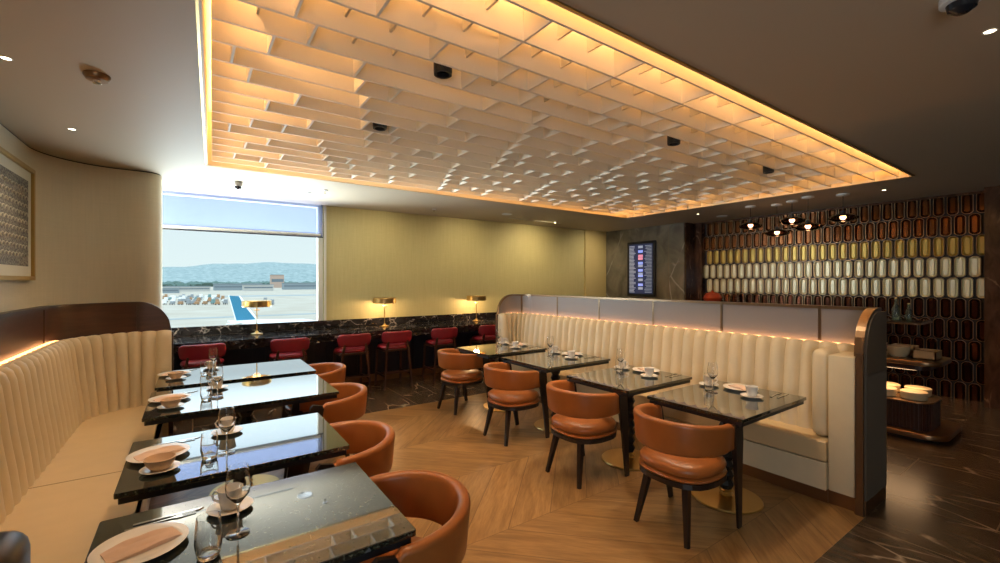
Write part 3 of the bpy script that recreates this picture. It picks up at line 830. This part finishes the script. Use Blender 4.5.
MB().prism([(x + (.04 if x < 3.73 - ox else 0), y) for x, y in poly], 0, .10).build('seat_plinth', 'bronze', br_)
MB().box(3.76 - ox, 4.19 - ox, 1.03 - oy, 1.048 - oy, 0, .10).build('end_plinth', 'bronze', br_)
MB().box(3.77 - ox, 4.12 - ox, 1.085 - oy, 1.25 - oy, 0, .10).build('arm_plinth', 'bronze', br_)
MB().box(3.745 - ox, 4.135 - ox, 1.085 - oy, 1.245 - oy, .10, 1.075, .012).build('end_arm', 'cream', br_, True)
MB().box(3.79 - ox, 4.13 - ox, 1.25 - oy, 1.375 - oy, .452, 1.10, .055, seg=5).build('arm_bolster', 'cream', br_, True)
# dark outer cladding of the near end
mb = MB()
pts_ = [(3.765, .10), (4.19, .10), (4.19, 1.38), (4.0, 1.38)] + [(4.0 - .235 * math.sin(a), 1.10 + .28 * math.cos(a)) for a in [PI / 2 * k / 8 for k in range(9)]]
b_ = bmesh.new(); a = [b_.verts.new((x - ox, 1.026 - oy, z)) for x, z in pts_]; c = [b_.verts.new((x - ox, 1.048 - oy, z)) for x, z in pts_]
b_.faces.new(a); b_.faces.new(c[::-1])
for i in range(len(pts_)): b_.faces.new((a[i], a[(i + 1) % len(pts_)], c[(i + 1) % len(pts_)], c[i]))
bmesh.ops.recalc_face_normals(b_, faces=b_.faces); mb.merge(b_)
mb.box(3.765 - ox, 4.19 - ox, 1.022 - oy, 1.026 - oy, .95, .965)
for k in range(26): mb.box(3.775 + k * .016 - ox, 3.779 + k * .016 - ox, 1.0245 - oy, 1.026 - oy, .10, .95)
mb.build('end_cladding', mat('dark_fabric_panel', (0.12, .092, .065), .5), br_)

# ------------------------------------------------------------------ tables with faceted columns
def table(name, label, x0, x1, y0, y1):
    cx, cy = (x0 + x1) / 2, (y0 + y1) / 2; hx, hy = (x1 - x0) / 2, (y1 - y0) / 2
    t_ = thing(name, label, 'table', (cx, cy, 0), 0, 'dark stone tables')
    MB().prism(rrect(-hx, hx, -hy, hy, .008, 2), .728, .750, .003).build('tabletop', 'stone', t_)
    MB().prism(rrect(-hx + .012, hx - .012, -hy + .012, hy - .012, .008, 2), .700, .727).build('top_edge', 'black', t_)
    q = MB(); z = .075; prof = [(.0, .0), (.055, .0)]
    prof = [(0, .06), (.045, .06)]
    while z < .67:
        prof += [(.038, z), (.055, z + .035)]; z += .07
    prof += [(.038, .69), (.06, .70), (0, .70)]
    q.lathe(prof, n=8); q.build('column', 'black', t_)
    MB().lathe([(0, 0), (.235, 0), (.24, .006), (.235, .014), (.06, .022), (0, .022)], n=40).build('base', 'brass', t_, True)
    MB().lathe([(0, .02), (.04, .02), (.05, .035), (.035, .05), (.05, .065), (.03, .085), (0, .085)], n=20).build('collar', 'brass', t_, True)
    return t_
TL = [('nearest left table', -.27, .63, 1.40, 2.09), ('second left table', -.26, .67, 2.32, 3.02), ('third left table', -.26, .93, 3.50, 4.29), ('farthest left table', -.25, .97, 4.45, 5.22)]
TR = [('nearest right table', 2.77, 3.70, 1.36, 2.06), ('second right table', 2.77, 3.65, 2.23, 2.92), ('third right table', 2.84, 3.77, 3.27, 4.04), ('farthest right table', 2.80, 3.70, 4.25, 4.98)]
looks = {'nearest left table': 'polished dark stone table closest to the camera beside the left banquette',
         'second left table': 'polished dark stone table second from the camera in the left row',
         'third left table': 'dark stone table third in the left row, its top white with window glare',
         'farthest left table': 'dark stone table last in the left row, close to the bar stools',
         'nearest right table': 'speckled dark stone table nearest the camera in the right row',
         'second right table': 'speckled dark stone table second from the camera in the right row',
         'third right table': 'speckled dark stone table third from the camera in the right row',
         'farthest right table': 'speckled dark stone table last in the right row by the partition end'}
for d_, *a in TL + TR: table('dining_table', looks[d_], *a)

# chairs
ch = None
for (x, y, rz, lab) in [(2.665, 1.705, 0, 'tan leather tub chair at the nearest table of the right row'), (2.68, 2.62, 0, 'tan leather tub chair at the second table of the right row'),
                      (2.725, 3.66, 0.02, 'tan leather tub chair at the third table of the right row'), (2.79, 4.83, 0.10, 'tan leather tub chair at the last table of the right row'),
                      (.640, 1.66, PI, 'tan leather tub chair tucked under the nearest table of the left row'), (.665, 2.53, PI, 'tan leather tub chair tucked under the second table of the left row'),
                      (.865, 3.63, PI, 'tan leather tub chair tucked under the third table of the left row'), (.99, 4.68, PI, 'tan leather tub chair tucked under the last table of the left row')]:
    if ch is None: ch = make_armchair(lab, (x, y, 0), rz)
    else: dup(ch, (x, y, 0), rz, lab)

# ------------------------------------------------------------------ place settings
def me_lathe(prof, n=32, closed=False): return MB().lathe(prof, n=n, closed=closed).mesh('m')
G = {}
def proto(key, me, m, smooth=True):
    for mm in (m if isinstance(m, list) else [m]): me.materials.append(M[mm] if isinstance(mm, str) else mm)
    if smooth:
        for p in me.polygons: p.use_smooth = True
        try: me.set_sharp_from_angle(angle=math.radians(40))
        except Exception: pass
    G[key] = me
proto('plate', me_lathe([(0, .004), (.07, .004), (.08, .0), (.085, .004), (.122, .014), (.125, .017), (.122, .018), (.085, .009), (.07, .008), (0, .008)], 40), 'porcelain')
proto('saucer', me_lathe([(0, .003), (.035, .003), (.04, .0), (.045, .004), (.072, .012), (.075, .015), (.072, .016), (.04, .007), (0, .007)], 32), 'porcelain')
cupm = MB().lathe([(0, .004), (.022, .004), (.026, 0), (.03, .004), (.036, .03), (.040, .06), (.043, .073), (.041, .074), (.038, .06), (.033, .03), (.026, .010), (0, .008)], n=28)
cupm.tube([(.036, 0, .058), (.055, 0, .062), (.066, 0, .048), (.06, 0, .030), (.035, 0, .020)], .0045, 8)
proto('cup', cupm.mesh('cup'), 'porcelain')
proto('bowl', me_lathe([(0, .004), (.028, .004), (.032, 0), (.038, .006), (.054, .030), (.060, .052), (.057, .053), (.050, .032), (.03, .012), (0, .010)], 32), 'stoneware')
proto('tumbler', me_lathe([(0, 0), (.026, 0), (.031, .006), (.037, .04), (.036, .08), (.032, .125), (.0305, .125), (.0345, .08), (.0352, .04), (.028, .016), (0, .014)], 28), 'glass')
proto('wineglass', me_lathe([(0, 0), (.036, 0), (.036, .002), (.006, .006), (.0035, .02), (.0035, .095), (.010, .105), (.034, .135), (.038, .160), (.035, .195), (.030, .228), (.0288, .228), (.0338, .195), (.0367, .160), (.0325, .136), (.008, .109), (0, .107)], 28), 'glass')
proto('saltpot', me_lathe([(0, 0), (.02, 0), (.022, .01), (.016, .05), (.014, .055), (.012, .07), (0, .072)], 16), 'steel')
# cutlery lies along +x
kn = MB(); kn.prism([(0, -.006), (.10, -.005), (.105, -.009), (.19, -.008), (.205, .004), (.105, .006), (.10, .005), (0, .006)], 0, .003)
proto('knife', kn.mesh('knife'), 'steel', False)
fk = MB(); fk.prism([(0, -.006), (.10, -.003), (.13, -.004), (.145, -.011), (.16, -.012), (.16, .012), (.145, .011), (.13, .004), (.10, .003), (0, .006)], 0, .003)
for yy in (-.010, -.0035, .0035, .010): fk.box(.158, .20, yy - .0015, yy + .0015, 0, .0025)
proto('fork', fk.mesh('fork'), 'steel', False)
# folded napkin: crumpled double layer
nb = bmesh.new(); NXn, NYn = 18, 10; gv = []
for layer in (0, 1):
    g2 = []
    for i in range(NXn):
        r_ = []
        for j in range(NYn):
            u, w = i / (NXn - 1), j / (NYn - 1)
            x = (u - .5) * .19; y = (w - .5) * (.095 - .02 * abs(u - .4))
            h = .004 + .010 * abs(math.sin(w * 2.3 * PI + u * 1.5)) * (1 - abs(2 * u - 1) ** 3) + .004 * noise.noise((x * 30, y * 30, 1))
            if layer == 0: h = 0
            r_.append(nb.verts.new((x, y, max(h, .0012 * layer))))
        g2.append(r_)
    gv.append(g2)
for i in range(NXn - 1):
    for j in range(NYn - 1):
        nb.faces.new((gv[1][i][j], gv[1][i + 1][j], gv[1][i + 1][j + 1], gv[1][i][j + 1]))
        nb.faces.new((gv[0][i][j], gv[0][i][j + 1], gv[0][i + 1][j + 1], gv[0][i + 1][j]))
def q4(a, b, c, d): nb.faces.new((a, b, c, d))
for i in range(NXn - 1):
    q4(gv[0][i][0], gv[0][i + 1][0], gv[1][i + 1][0], gv[1][i][0]); q4(gv[0][i + 1][-1], gv[0][i][-1], gv[1][i][-1], gv[1][i + 1][-1])
for j in range(NYn - 1):
    q4(gv[0][0][j + 1], gv[0][0][j], gv[1][0][j], gv[1][0][j + 1]); q4(gv[0][-1][j], gv[0][-1][j + 1], gv[1][-1][j + 1], gv[1][-1][j])
bmesh.ops.recalc_face_normals(nb, faces=nb.faces)
me = bpy.data.meshes.new('napkin'); nb.to_mesh(me); nb.free(); proto('napkin', me, 'napkin')
def put(key, name, label, cat, loc, rz, group):
    o = bpy.data.objects.new(name, G[key]); C.objects.link(o); o.location = loc; o.rotation_euler = (0, 0, rz)
    return tag(o, label, cat, group)
TZ = .7505
nm_ = {'saucer': 'saucer', 'plate': 'dinner_plate', 'cup': 'coffee_cup', 'bowl': 'soup_bowl', 'tumbler': 'water_tumbler', 'wineglass': 'wine_glass', 'napkin': 'napkin', 'fork': 'fork', 'knife': 'knife'}
def setting(d_, items):
    cnt = {}
    for key, x, y, z, rz, adj in items:
        base = {'plate': 'white dinner plate', 'saucer': 'white saucer', 'cup': 'white coffee cup with handle', 'bowl': 'tan bowl', 'tumbler': 'clear water tumbler',
                'wineglass': 'clear stemmed wine glass', 'napkin': 'folded peach napkin', 'fork': 'steel fork', 'knife': 'steel knife'}[key]
        lab = f'{base}{" " + adj if adj else ""} on the {d_}'
        put(key, nm_[key], lab, {'plate': 'plate', 'cup': 'cup', 'tumbler': 'glass', 'wineglass': 'glass'}.get(key, key), (x, y, TZ + z), rz, key + ' of the place settings')
for i, (d_, x0, x1, y0, y1) in enumerate(TL):
    cy = (1.80, 2.71, 3.95, 4.98)[i]; e = y1 - cy
    it = [('plate', -.135, cy, 0, 0, ''), ('napkin', -.13, cy, .0095, .35, 'lying on its plate'),
          ('fork', -.19, cy + .155, 0, 0.08, ''), ('knife', -.17, cy + .185, 0, 0.04, 'beyond the plate'),
          ('tumbler', *((.04, 1.63), (.066, 2.537), (.08, 3.80), (.09, 4.83))[i], 0, 0, ''),
          ('saucer', *((.115, 1.92), (.16, 2.90), (.16, 4.14), (.15, 5.08))[i], 0, 0, 'under the coffee cup'),
          ('cup', *((.115, 1.92), (.16, 2.90), (.16, 4.14), (.15, 5.08))[i], .0075, 2.6, ''),
          ('wineglass', *((.125, 1.72), (.138, 2.56), (.15, 3.86), (.16, 4.90))[i], 0, 0, '')]
    if i: it += [('saucer', -.12, (0, 2.496, 3.696, 4.756)[i], 0, 0, 'under the tan bowl'), ('bowl', -.12, (0, 2.496, 3.696, 4.756)[i], .0075, 0, '')]
    setting(d_, it)
for i, (d_, x0, x1, y0, y1) in enumerate(TR):
    cx, cy = (x0 + x1) / 2, (y0 + y1) / 2
    it = [('plate', cx + .31, cy + .05, 0, 0, ''), ('napkin', cx + .31, cy + .05, .0095, 1.2, 'lying on its plate'),
          ('fork', cx + .25, cy - .20, 0, .1, ''), ('knife', cx + .26, cy - .24, 0, .05, 'near the front edge'),
          ('saucer', cx + .13, cy - .12, 0, 0, 'nearer the front corner'), ('cup', cx + .13, cy - .12, .0075, 1.0, 'nearer the front corner'),
          ('saucer', cx + .22, cy + .26, 0, 0, 'toward the back edge'), ('cup', cx + .22, cy + .26, .0075, -1.2, 'toward the back edge'),
          ('wineglass', cx + .03, cy + .12, 0, 0, ''), ('tumbler', cx + .10, cy + .19, 0, 0, '')]
    setting(d_, it)

# ------------------------------------------------------------------ framed art on the left wall
fr = thing('framed_picture', 'gold framed abstract print of dark scalloped loops on the left wall', 'picture', (-1.185, 5.08, 2.10))
mb = MB()
W2, H2 = .52, .49
mb.box(0, .035, -W2, W2, H2 - .035, H2, .004); mb.box(0, .035, -W2, W2, -H2, -H2 + .035, .004); mb.box(0, .035, -W2, -W2 + .035, -H2, H2, .004); mb.box(0, .035, W2 - .035, W2, -H2, H2, .004)
mb.build('frame', mat('gold_frame', (0.42, .27, .08), .4, .6), fr)
MB().box(0.001, .012, -W2 + .03, W2 - .03, -H2 + .03, H2 - .03).build('mat_board', mat('mat_board', (.68, .64, .5), .7), fr)
ptm = mat('print_ink', (.12, .10, .075), .7)
v = coords(ptm); n = noise_tex(ptm, v, 60, 6); L(ptm, ramp(ptm, n.outputs[0], [(.4, (.07, .06, .05)), (.6, (.28, .25, .19))]), P(ptm).inputs['Base Color'])
pr2 = MB().box(.012, .014, -.40, .40, -.37, .37).build('print', ptm, fr)
mb = MB()
for rr in range(9):
    for cc in range(-4, 5):
        z = .27 - rr * .07; y = cc * .08 + (.02 if rr % 2 else 0)
        if abs(y) > .34: continue
        mb.tube([(.0155, y + .035 * math.cos(a), z + .028 * math.sin(a)) for a in [PI * k / 8 for k in range(9)]], .004, 5)
mb.build('loops', mat('print_loop', (.55, .50, .38), .7), pr2)

# ------------------------------------------------------------------ flight information screen
sn = thing('wall_screen', 'tall black flight information screen glowing on the grey stone wall', 'screen', (8.2, 6.22, 1.88))
MB().box(-.05, 0, -.37, .37, -.61, .61, .01).build('bezel', 'black', sn)
MB().box(-.053, -.05, -.31, .31, -.55, .55).build('display', emis('screen_base', (.03, .04, .10), .6, (.01, .01, .02)), sn)
cols = {'w': emis('screen_white', (.45, .5, .6), .45), 'b': emis('screen_blue', (.22, .30, .85), 1.1), 'r': emis('screen_red', (.8, .2, .3), .9), 'g': emis('screen_grey', (.25, .32, .38), .45)}
rows_ = {k: MB() for k in cols}
random.seed(3)
for i in range(34):
    z = .50 - i * .031
    rows_['w'].box(-.056, -.053, .30 - random.choice((.14, .17, .12)), .30, z, z + .014)
    rows_['g'].box(-.056, -.053, -.29, -.29 + random.uniform(.12, .2), z, z + .012)
for z, k in ((.46, 'w'), (.36, 'b'), (.26, 'r'), (.20, 'r'), (.10, 'b'), (.04, 'w'), (-.06, 'b'), (-.14, 'w'), (-.18, 'b'), (-.27, 'w'), (-.38, 'b'), (-.46, 'w')):
    rows_[k].box(-.056, -.053, -.06, .06, z, z + .055)
for k, q in rows_.items(): q.build('screen_text' if k in 'wg' else 'screen_blocks', cols[k], sn)['kind'] = 'stuff'

# ------------------------------------------------------------------ pendants
def W2D(px, py, z):
    d = 440 * (1.6 - z) / (py - 281.5); p = camf * d + camr * ((px - 500) / 440 * d); return p.x, p.y, d
pf = None
for (px, cy_, ly_, lab) in ((750.5, 206.2, 226, 'smoked glass pendant lamp hanging leftmost in front of the tiled wall'), (777, 204.4, 233, 'lowest small smoked glass pendant lamp, second from the left'),
                         (792, 201, 221, 'smoked glass pendant lamp, third from the left and hung higher'), (808, 196.7, 227, 'wide smoked glass pendant lamp, fourth from the left'),
                         (843, 194.0, 218, 'smoked glass pendant lamp hanging rightmost of the cluster')):
    x, y, d = W2D(px, cy_, CEIL); z = 1.6 + (281.5 - ly_) / 440 * d; dr = z - CEIL
    t_ = thing('pendant_lamp', lab, 'lamp', (x, y, CEIL), 0, 'smoked glass pendants before the tiled wall')
    MB().lathe([(0, 0), (.075, 0), (.075, -.018), (.03, -.03), (0, -.03)], n=24).build('canopy', 'white', t_, True)
    MB().tube([(0, 0, -.03), (0, 0, dr + .06)], .004, 6).build('cord', 'black', t_)
    MB().lathe([(0, dr + .10), (.028, dr + .10), (.028, dr + .045), (0, dr + .045)], n=16).build('socket', 'black', t_, True)
    MB().lathe([(.028, dr + .06), (.11, dr + .045), (.165, dr + .012), (.17, dr - .01), (.13, dr - .04), (.05, dr - .055), (.045, dr - .052), (.125, dr - .036), (.162, dr - .01), (.157, dr + .010), (.105, dr + .039), (.026, dr + .053)], n=36, closed=True).build('glass_shade', 'smoke', t_, True)
    MB().lathe([(0, dr + .045), (.03, dr + .035), (.036, dr + .005), (.02, dr - .02), (0, dr - .024)], n=16).build('bulb', 'bulb', t_, True)

# ------------------------------------------------------------------ serving counter with red pot, display trolley
sv = thing('serving_counter', 'dark serving counter standing before the tiled wall', 'counter', (8.15, 4.2, 0))
MB().box(-.2, .3, -.8, .75, .0, 1.16).build('body', 'darkwood', sv)
MB().box(-.24, .34, -.84, .79, 1.16, 1.20, .006).build('countertop', 'counter_marble', sv)
redm = mat('red_glaze', (.45, .055, .02), .2)
def onX(px, X):
    t = (px - 500) / 440; d = X / (camf.x + t * camr.x); return d * (camf.y + t * camr.y), d
yy, dd = onX(712.5, 8.05)
o = thing('red_pot', 'round red lidded pot standing on the serving counter', 'pot', (8.05, yy, 1.201))
MB().lathe([(0, 0), (.10, 0), (.15, .04), (.165, .09), (.14, .15), (.12, .16), (0, .16)], n=32).build('pot_body', redm, o, True)
MB().lathe([(0, .16), (.125, .16), (.12, .18), (.05, .20), (.02, .205), (.025, .23), (0, .235)], n=28).build('lid', redm, o, True)
for px, kind in ((724, 0), (731, 1), (738, 0)):
    yy, dd = onX(px, 8.05)
    q = bpy.data.objects.new('drinking_glass', G['wineglass'] if kind else G['tumbler']); C.objects.link(q); q.location = (8.05, yy, 1.201)
    tag(q, {724: 'clear tumbler right next to the red pot on the serving counter', 731: 'clear stemmed glass between two tumblers on the serving counter', 738: 'clear tumbler farthest from the red pot on the serving counter'}[px], 'glass', 'glasses beside the red pot')

tx, ty = 6.28, 1.85
tr = thing('display_trolley', 'tiered bronze food display with reeded drum and glass top beyond the partition', 'display stand', (tx, ty, 0))
RX = mat('reeded_dark_wood', (.05, .018, .011), .35)
MB().prism(rrect(-.35, .50, -.84, .80, .17), .03, .085, .01).build('base_platform', 'bronze', tr, True)
MB().prism(rrect(-.26, .42, -.72, .70, .12), 0, .03).build('base_foot', 'black', tr)
mb = MB(); mb.prism(rrect(-.25, .27, -.70, .66, .12), .085, .36)
rr_ = path_fillet([(-.25, .60), (-.25, -.70), (.27, -.70), (.27, .60)], [.12, .12], .028)
for p, _, _ in rr_[::1]: mb.tube([(p.x, p.y, .09), (p.x, p.y, .355)], .011, 6)
mb.build('reeded_drum', RX, tr)
MB().prism(rrect(-.27, .29, -.72, .68, .13), .36, .375, .004).build('drum_top', 'bronze', tr, True)
MB().prism(rrect(-.33, .30, -.79, .70, .13), .755, .80, .008).build('middle_shelf', 'bronze', tr, True)
MB().prism(rrect(-.27, .20, -.70, .62, .1), .70, .755).build('reeded_underside', RX, tr)
MB().prism(rrect(-.23, .15, -.64, .56, .08), .692, .701).build('shelf_light', emis('shelf_light', (1, .6, .3), 3.0), tr)
MB().box(-.06, .06, .10, .26, .375, 1.16).build('spine', 'bronze', tr)
MB().box(.13, .16, -.02, .01, .80, 1.16).build('shelf_post', 'bronze', tr)
MB().prism(rrect(-.27, .24, -.63, .55, .05), 1.175, 1.187).build('glass_top', 'showglass', tr)
MB().prism(rrect(-.28, .25, -.64, .56, .05), 1.16, 1.175).build('glass_rim', 'bronze', tr)
light('display_glow', 'AREA', (tx - .03, ty - .3, .688), 1.6, (1, .62, .32), (0, 0, 0), shape='RECTANGLE', size=.3, size_y=.7)
creamb = mat('cream_stoneware', (.78, .60, .36), .4)
proto('crock', me_lathe([(0, 0), (.095, 0), (.105, .01), (.108, .055), (.110, .06), (.110, .078), (.10, .085), (0, .087)], 32), creamb)
for (x, y, lab) in ((6.165, 1.29, 'at the front right corner of the drum'), (6.15, 1.53, 'at the front of the drum, next to the partition end'), (6.42, 1.31, 'at the rear right of the drum'), (6.40, 1.56, 'at the rear of the drum, half hidden by the others')):
    put('crock', 'round_crock', 'round cream lidded crock ' + lab, 'crock', (x, y, .376), 0, 'cream crocks on the display drum')
wt = mat('pale_wood', (.55, .36, .18), .5)
for (x, y, w, h, d_, lab) in ((6.27, 1.21, .13, .085, .09, 'pale wooden box at the front right of the middle display shelf'), (6.42, 1.42, .09, .10, .10, 'taller pale wooden box behind the front one on the display shelf')):
    q = MB(); q.box(-w, w, -d_, d_, 0, .01); q.box(-w, w, -d_, -d_ + .012, 0, h); q.box(-w, w, d_ - .012, d_, 0, h); q.box(-w, -w + .012, -d_, d_, 0, h); q.box(w - .012, w, -d_, d_, 0, h)
    q.box(-w + .012, w - .012, -d_ + .012, d_ - .012, .01, h * .8)
    o = q.build('wooden_box', wt); o.location = (x, y, .801); tag(o, lab, 'box', 'wooden boxes on the display shelf')
q = MB().lathe([(0, 0), (.06, 0), (.085, .03), (.1, .11), (.094, .11), (.08, .035), (0, .012)], n=28).build('pastry_bowl', creamb, None, True)
q.location = (6.20, 1.42, .801); tag(q, 'cream bowl standing behind the wooden boxes on the display shelf', 'bowl')
o = thing('flower_vase', 'short vase of pale pink and cream flowers on the middle display shelf', 'vase', (6.04, 1.56, .801))
MB().lathe([(0, 0), (.04, 0), (.05, .04), (.035, .08), (.03, .08), (0, .01)], n=20).build('vase_body', 'glass', o, True)
random.seed(5)
mb = MB()
for i in range(26):
    a = random.uniform(0, 2 * PI); r = random.uniform(0, .085); b2 = bmesh.new(); bmesh.ops.create_icosphere(b2, subdivisions=1, radius=random.uniform(.014, .024))
    bmesh.ops.translate(b2, vec=(r * math.cos(a), r * math.sin(a), .09 + random.uniform(0, .05) + (.085 - r) * .4), verts=b2.verts); mb.merge(b2, i % 2)
mb.build('flowers', [mat('petal_cream', (.8, .62, .42), .7), mat('petal_pink', (.75, .35, .28), .7)], o, True)['kind'] = 'stuff'
mb = MB()
for i in range(7): mb.tube([(0, 0, .02), (.05 * math.cos(i), .05 * math.sin(i), .12)], .002, 5)
mb.build('stems', mat('stem_green', (.06, .14, .04), .6), o)['kind'] = 'stuff'
gb = mat('green_bottle', (.30, .42, .36), .08, 0, Transmission_Weight=.8)
for (x, y, h, lab) in ((6.20, 1.44, 1.0, 'green tinted glass bottle standing on the glass top of the display'), (6.30, 1.36, .75, 'shorter green glass bottle, right of the taller one on the display top')):
    o = thing('glass_bottle', lab, 'bottle', (x, y, 1.188), 0, 'bottles on the display top')
    MB().lathe([(0, 0), (.032 * h, 0), (.036 * h, .01), (.036 * h, .12 * h), (.014, .17 * h), (.013, .22 * h), (.015, .225 * h), (0, .225 * h)], n=24).build('bottle_body', gb, o, True)
    MB().lathe([(0, .225 * h), (.011, .225 * h), (.011, .24 * h), (0, .24 * h)], n=16).build('stopper', 'brass', o, True)

# ------------------------------------------------------------------ ceiling fittings
def cpos(px, py): x, y, d = W2D(px, py, CEIL); return x, y
for px, py, pw_, lab in ((6, 58, 16, 'small recessed downlight at the left edge of the ceiling'), (72, 129, 16, 'small recessed downlight near the curved left wall'), (990, 31, 14, 'small recessed downlight at the top right of the ceiling'),
                   (698, 214, 5, 'small recessed downlight beyond the recess, before the stone wall'), (884, 190, 36, 'small recessed downlight between the recess corner and the tiled wall')):
    x, y = cpos(px, py)
    t_ = thing('downlight', lab, 'ceiling light', (x, y, CEIL), 0, 'recessed ceiling downlights')
    MB().lathe([(.020, -.001), (.026, -.001), (.028, -.003), (.026, -.004), (.021, -.003), (.020, -.001)], n=24).build('trim_ring', 'white', t_, True)
    MB().lathe([(0, -.002), (.020, -.002), (.020, -.001), (0, -.001)], n=20).build('lens', 'downlight', t_)
    light('downlight_beam', 'SPOT', (x, y, CEIL - .02), pw_, TUNG, spot_size=math.radians(100), spot_blend=.6, shadow_soft_size=.03)
# downlights over the tables, in the gaps of the lattice (small black housings seen in the photo)
for i, (x, y) in enumerate(spots_xy):
    t_ = thing('spotlight', ('black recessed spotlight in the lattice nearest the camera', 'black recessed spotlight in the left middle of the lattice', 'black recessed spotlight in the right half of the lattice', 'black recessed spotlight near the far right of the lattice')[i], 'ceiling light', (x, y, CEIL), 0, 'black spotlights among the lattice fins')
    MB().lathe([(.040, .0), (.052, .0), (.054, .02), (.054, .10), (.040, .10), (.036, .03)], n=24, closed=True).build('housing', 'black', t_, True)
    MB().lathe([(0, .04), (.035, .04), (.035, .03), (0, .03)], n=20).build('lens', 'lens', t_)
    MB().tube([(0, 0, .09), (0, 0, CT - CEIL)], .006, 6).build('stem', 'black', t_)
for x, y, e in ((3.0, 1.75, 60), (3.1, 2.65, 55), (3.1, 3.7, 50), (3.1, 4.6, 40), (0.4, 2.0, 32), (0.4, 3.2, 30), (0.4, 4.4, 26), (1.8, 3.0, 40)):
    light('table_spot', 'SPOT', (x, y, CEIL - .03), e, TUNG, spot_size=math.radians(95), spot_blend=.8, shadow_soft_size=.06)
for x, e in ((2.6, 26), (4.2, 34), (5.8, 60)):
    light('wall_washer', 'SPOT', (x, 6.35, CEIL - .03), e, (1, .80, .48), (math.radians(38), 0, 0), spot_size=math.radians(140), spot_blend=1.0, shadow_soft_size=.08)
light('wall_washer', 'SPOT', (7.55, 6.3, CEIL - .03), 34, (1, .82, .52), (math.radians(40), 0, 0), spot_size=math.radians(120), spot_blend=1.0, shadow_soft_size=.06)  # added spot without a fitting, brightens the cream and stone walls
for y in (1.6, 2.4, 3.2, 4.0, 4.8):
    light('tile_washer', 'SPOT', (8.15, y, CEIL - .03), 9, TUNG, (0, math.radians(-14), 0), spot_size=math.radians(80), spot_blend=.7, shadow_soft_size=.05)
# smoke detector, domes, sprinklers, vents
x, y = cpos(97, 75); o = thing('smoke_detector', 'dark round smoke detector on the ceiling at upper left', 'smoke detector', (x, y, CEIL))
MB().lathe([(0, 0), (.062, 0), (.062, -.012), (.05, -.03), (0, -.034)], n=28).build('body', 'bronze', o, True); MB().lathe([(0, -.033), (.022, -.034), (.02, -.05), (0, -.055)], n=16).build('sensor', 'steel', o, True)
x, y = cpos(962, -5); o = thing('dome_camera', 'silver and black dome camera on the ceiling at upper right', 'camera', (x, y, CEIL))
MB().lathe([(0, 0), (.07, 0), (.07, -.03), (.055, -.035), (0, -.035)], n=28).build('body', 'plastic', o, True); MB().lathe([(.05, -.035), (.045, -.06), (.02, -.078), (0, -.08)], n=24).build('dome', 'lens', o, True)
x, y = cpos(238, 182); o = thing('dome_camera', 'small white dome camera on the bright ceiling by the window', 'camera', (x, y, CEIL))
MB().lathe([(0, 0), (.05, 0), (.05, -.05), (.042, -.055), (0, -.055)], n=28).build('body', 'plastic', o, True); MB().lathe([(.040, -.055), (.036, -.075), (.018, -.09), (0, -.092)], n=24).build('dome', 'lens', o, True)
for (px, py, lab) in ((325, 190, 'small sprinkler head on the ceiling right of the window camera'), (434, 209, 'small sprinkler head on the ceiling above the khaki wall'), (555, 221, 'sprinkler head over the far right end of the khaki wall')):
    if not lab: continue
    x, y = cpos(px, py); o = thing('sprinkler', lab, 'sprinkler', (x, y, CEIL), 0, 'ceiling sprinklers')
    MB().lathe([(0, 0), (.035, 0), (.03, -.008), (0, -.008)], n=20).build('escutcheon', 'plastic', o, True); MB().lathe([(0, -.008), (.008, -.01), (.008, -.035), (.018, -.038), (.018, -.042), (0, -.042)], n=14).build('head', 'steel', o, True)
for (px, py, lab) in ((305, 193, 'flat round speaker grille on the ceiling near the window'), (507, 214, 'flat round speaker grille on the ceiling above the far wall'), (722, 216, 'flat round speaker grille before the stone wall')):
    x, y = cpos(px, py); o = thing('ceiling_speaker', lab, 'speaker', (x, y, CEIL), 0, 'round ceiling speakers')
    MB().lathe([(0, -.003), (.085, -.003), (.09, -.006), (.095, -.004), (.095, 0), (0, 0)], n=32).build('grille', 'plastic', o, True)
    MB().lathe([(.085, -.004), (.09, -.009), (.097, -.004)], n=32, closed=True).build('ring', 'white', o, True)
def slot(x0, x1, y, lab):
    o = thing('slot_diffuser', lab, 'air vent', ((x0 + x1) / 2, y, CEIL), 0, 'linear air slots in the ceiling'); w = (x1 - x0) / 2
    MB().box(-w, w, -.014, .014, -.003, 0).build('slot', 'black', o); mb = MB(); mb.box(-w, w, -.02, -.014, -.005, 0); mb.box(-w, w, .014, .02, -.005, 0); mb.build('flange', 'white', o)
slot(-.2, 1.15, 6.72, 'thin dark air slot in the ceiling before the window')
slot(4.9, 6.2, 6.72, 'thin dark air slot in the ceiling before the khaki wall')
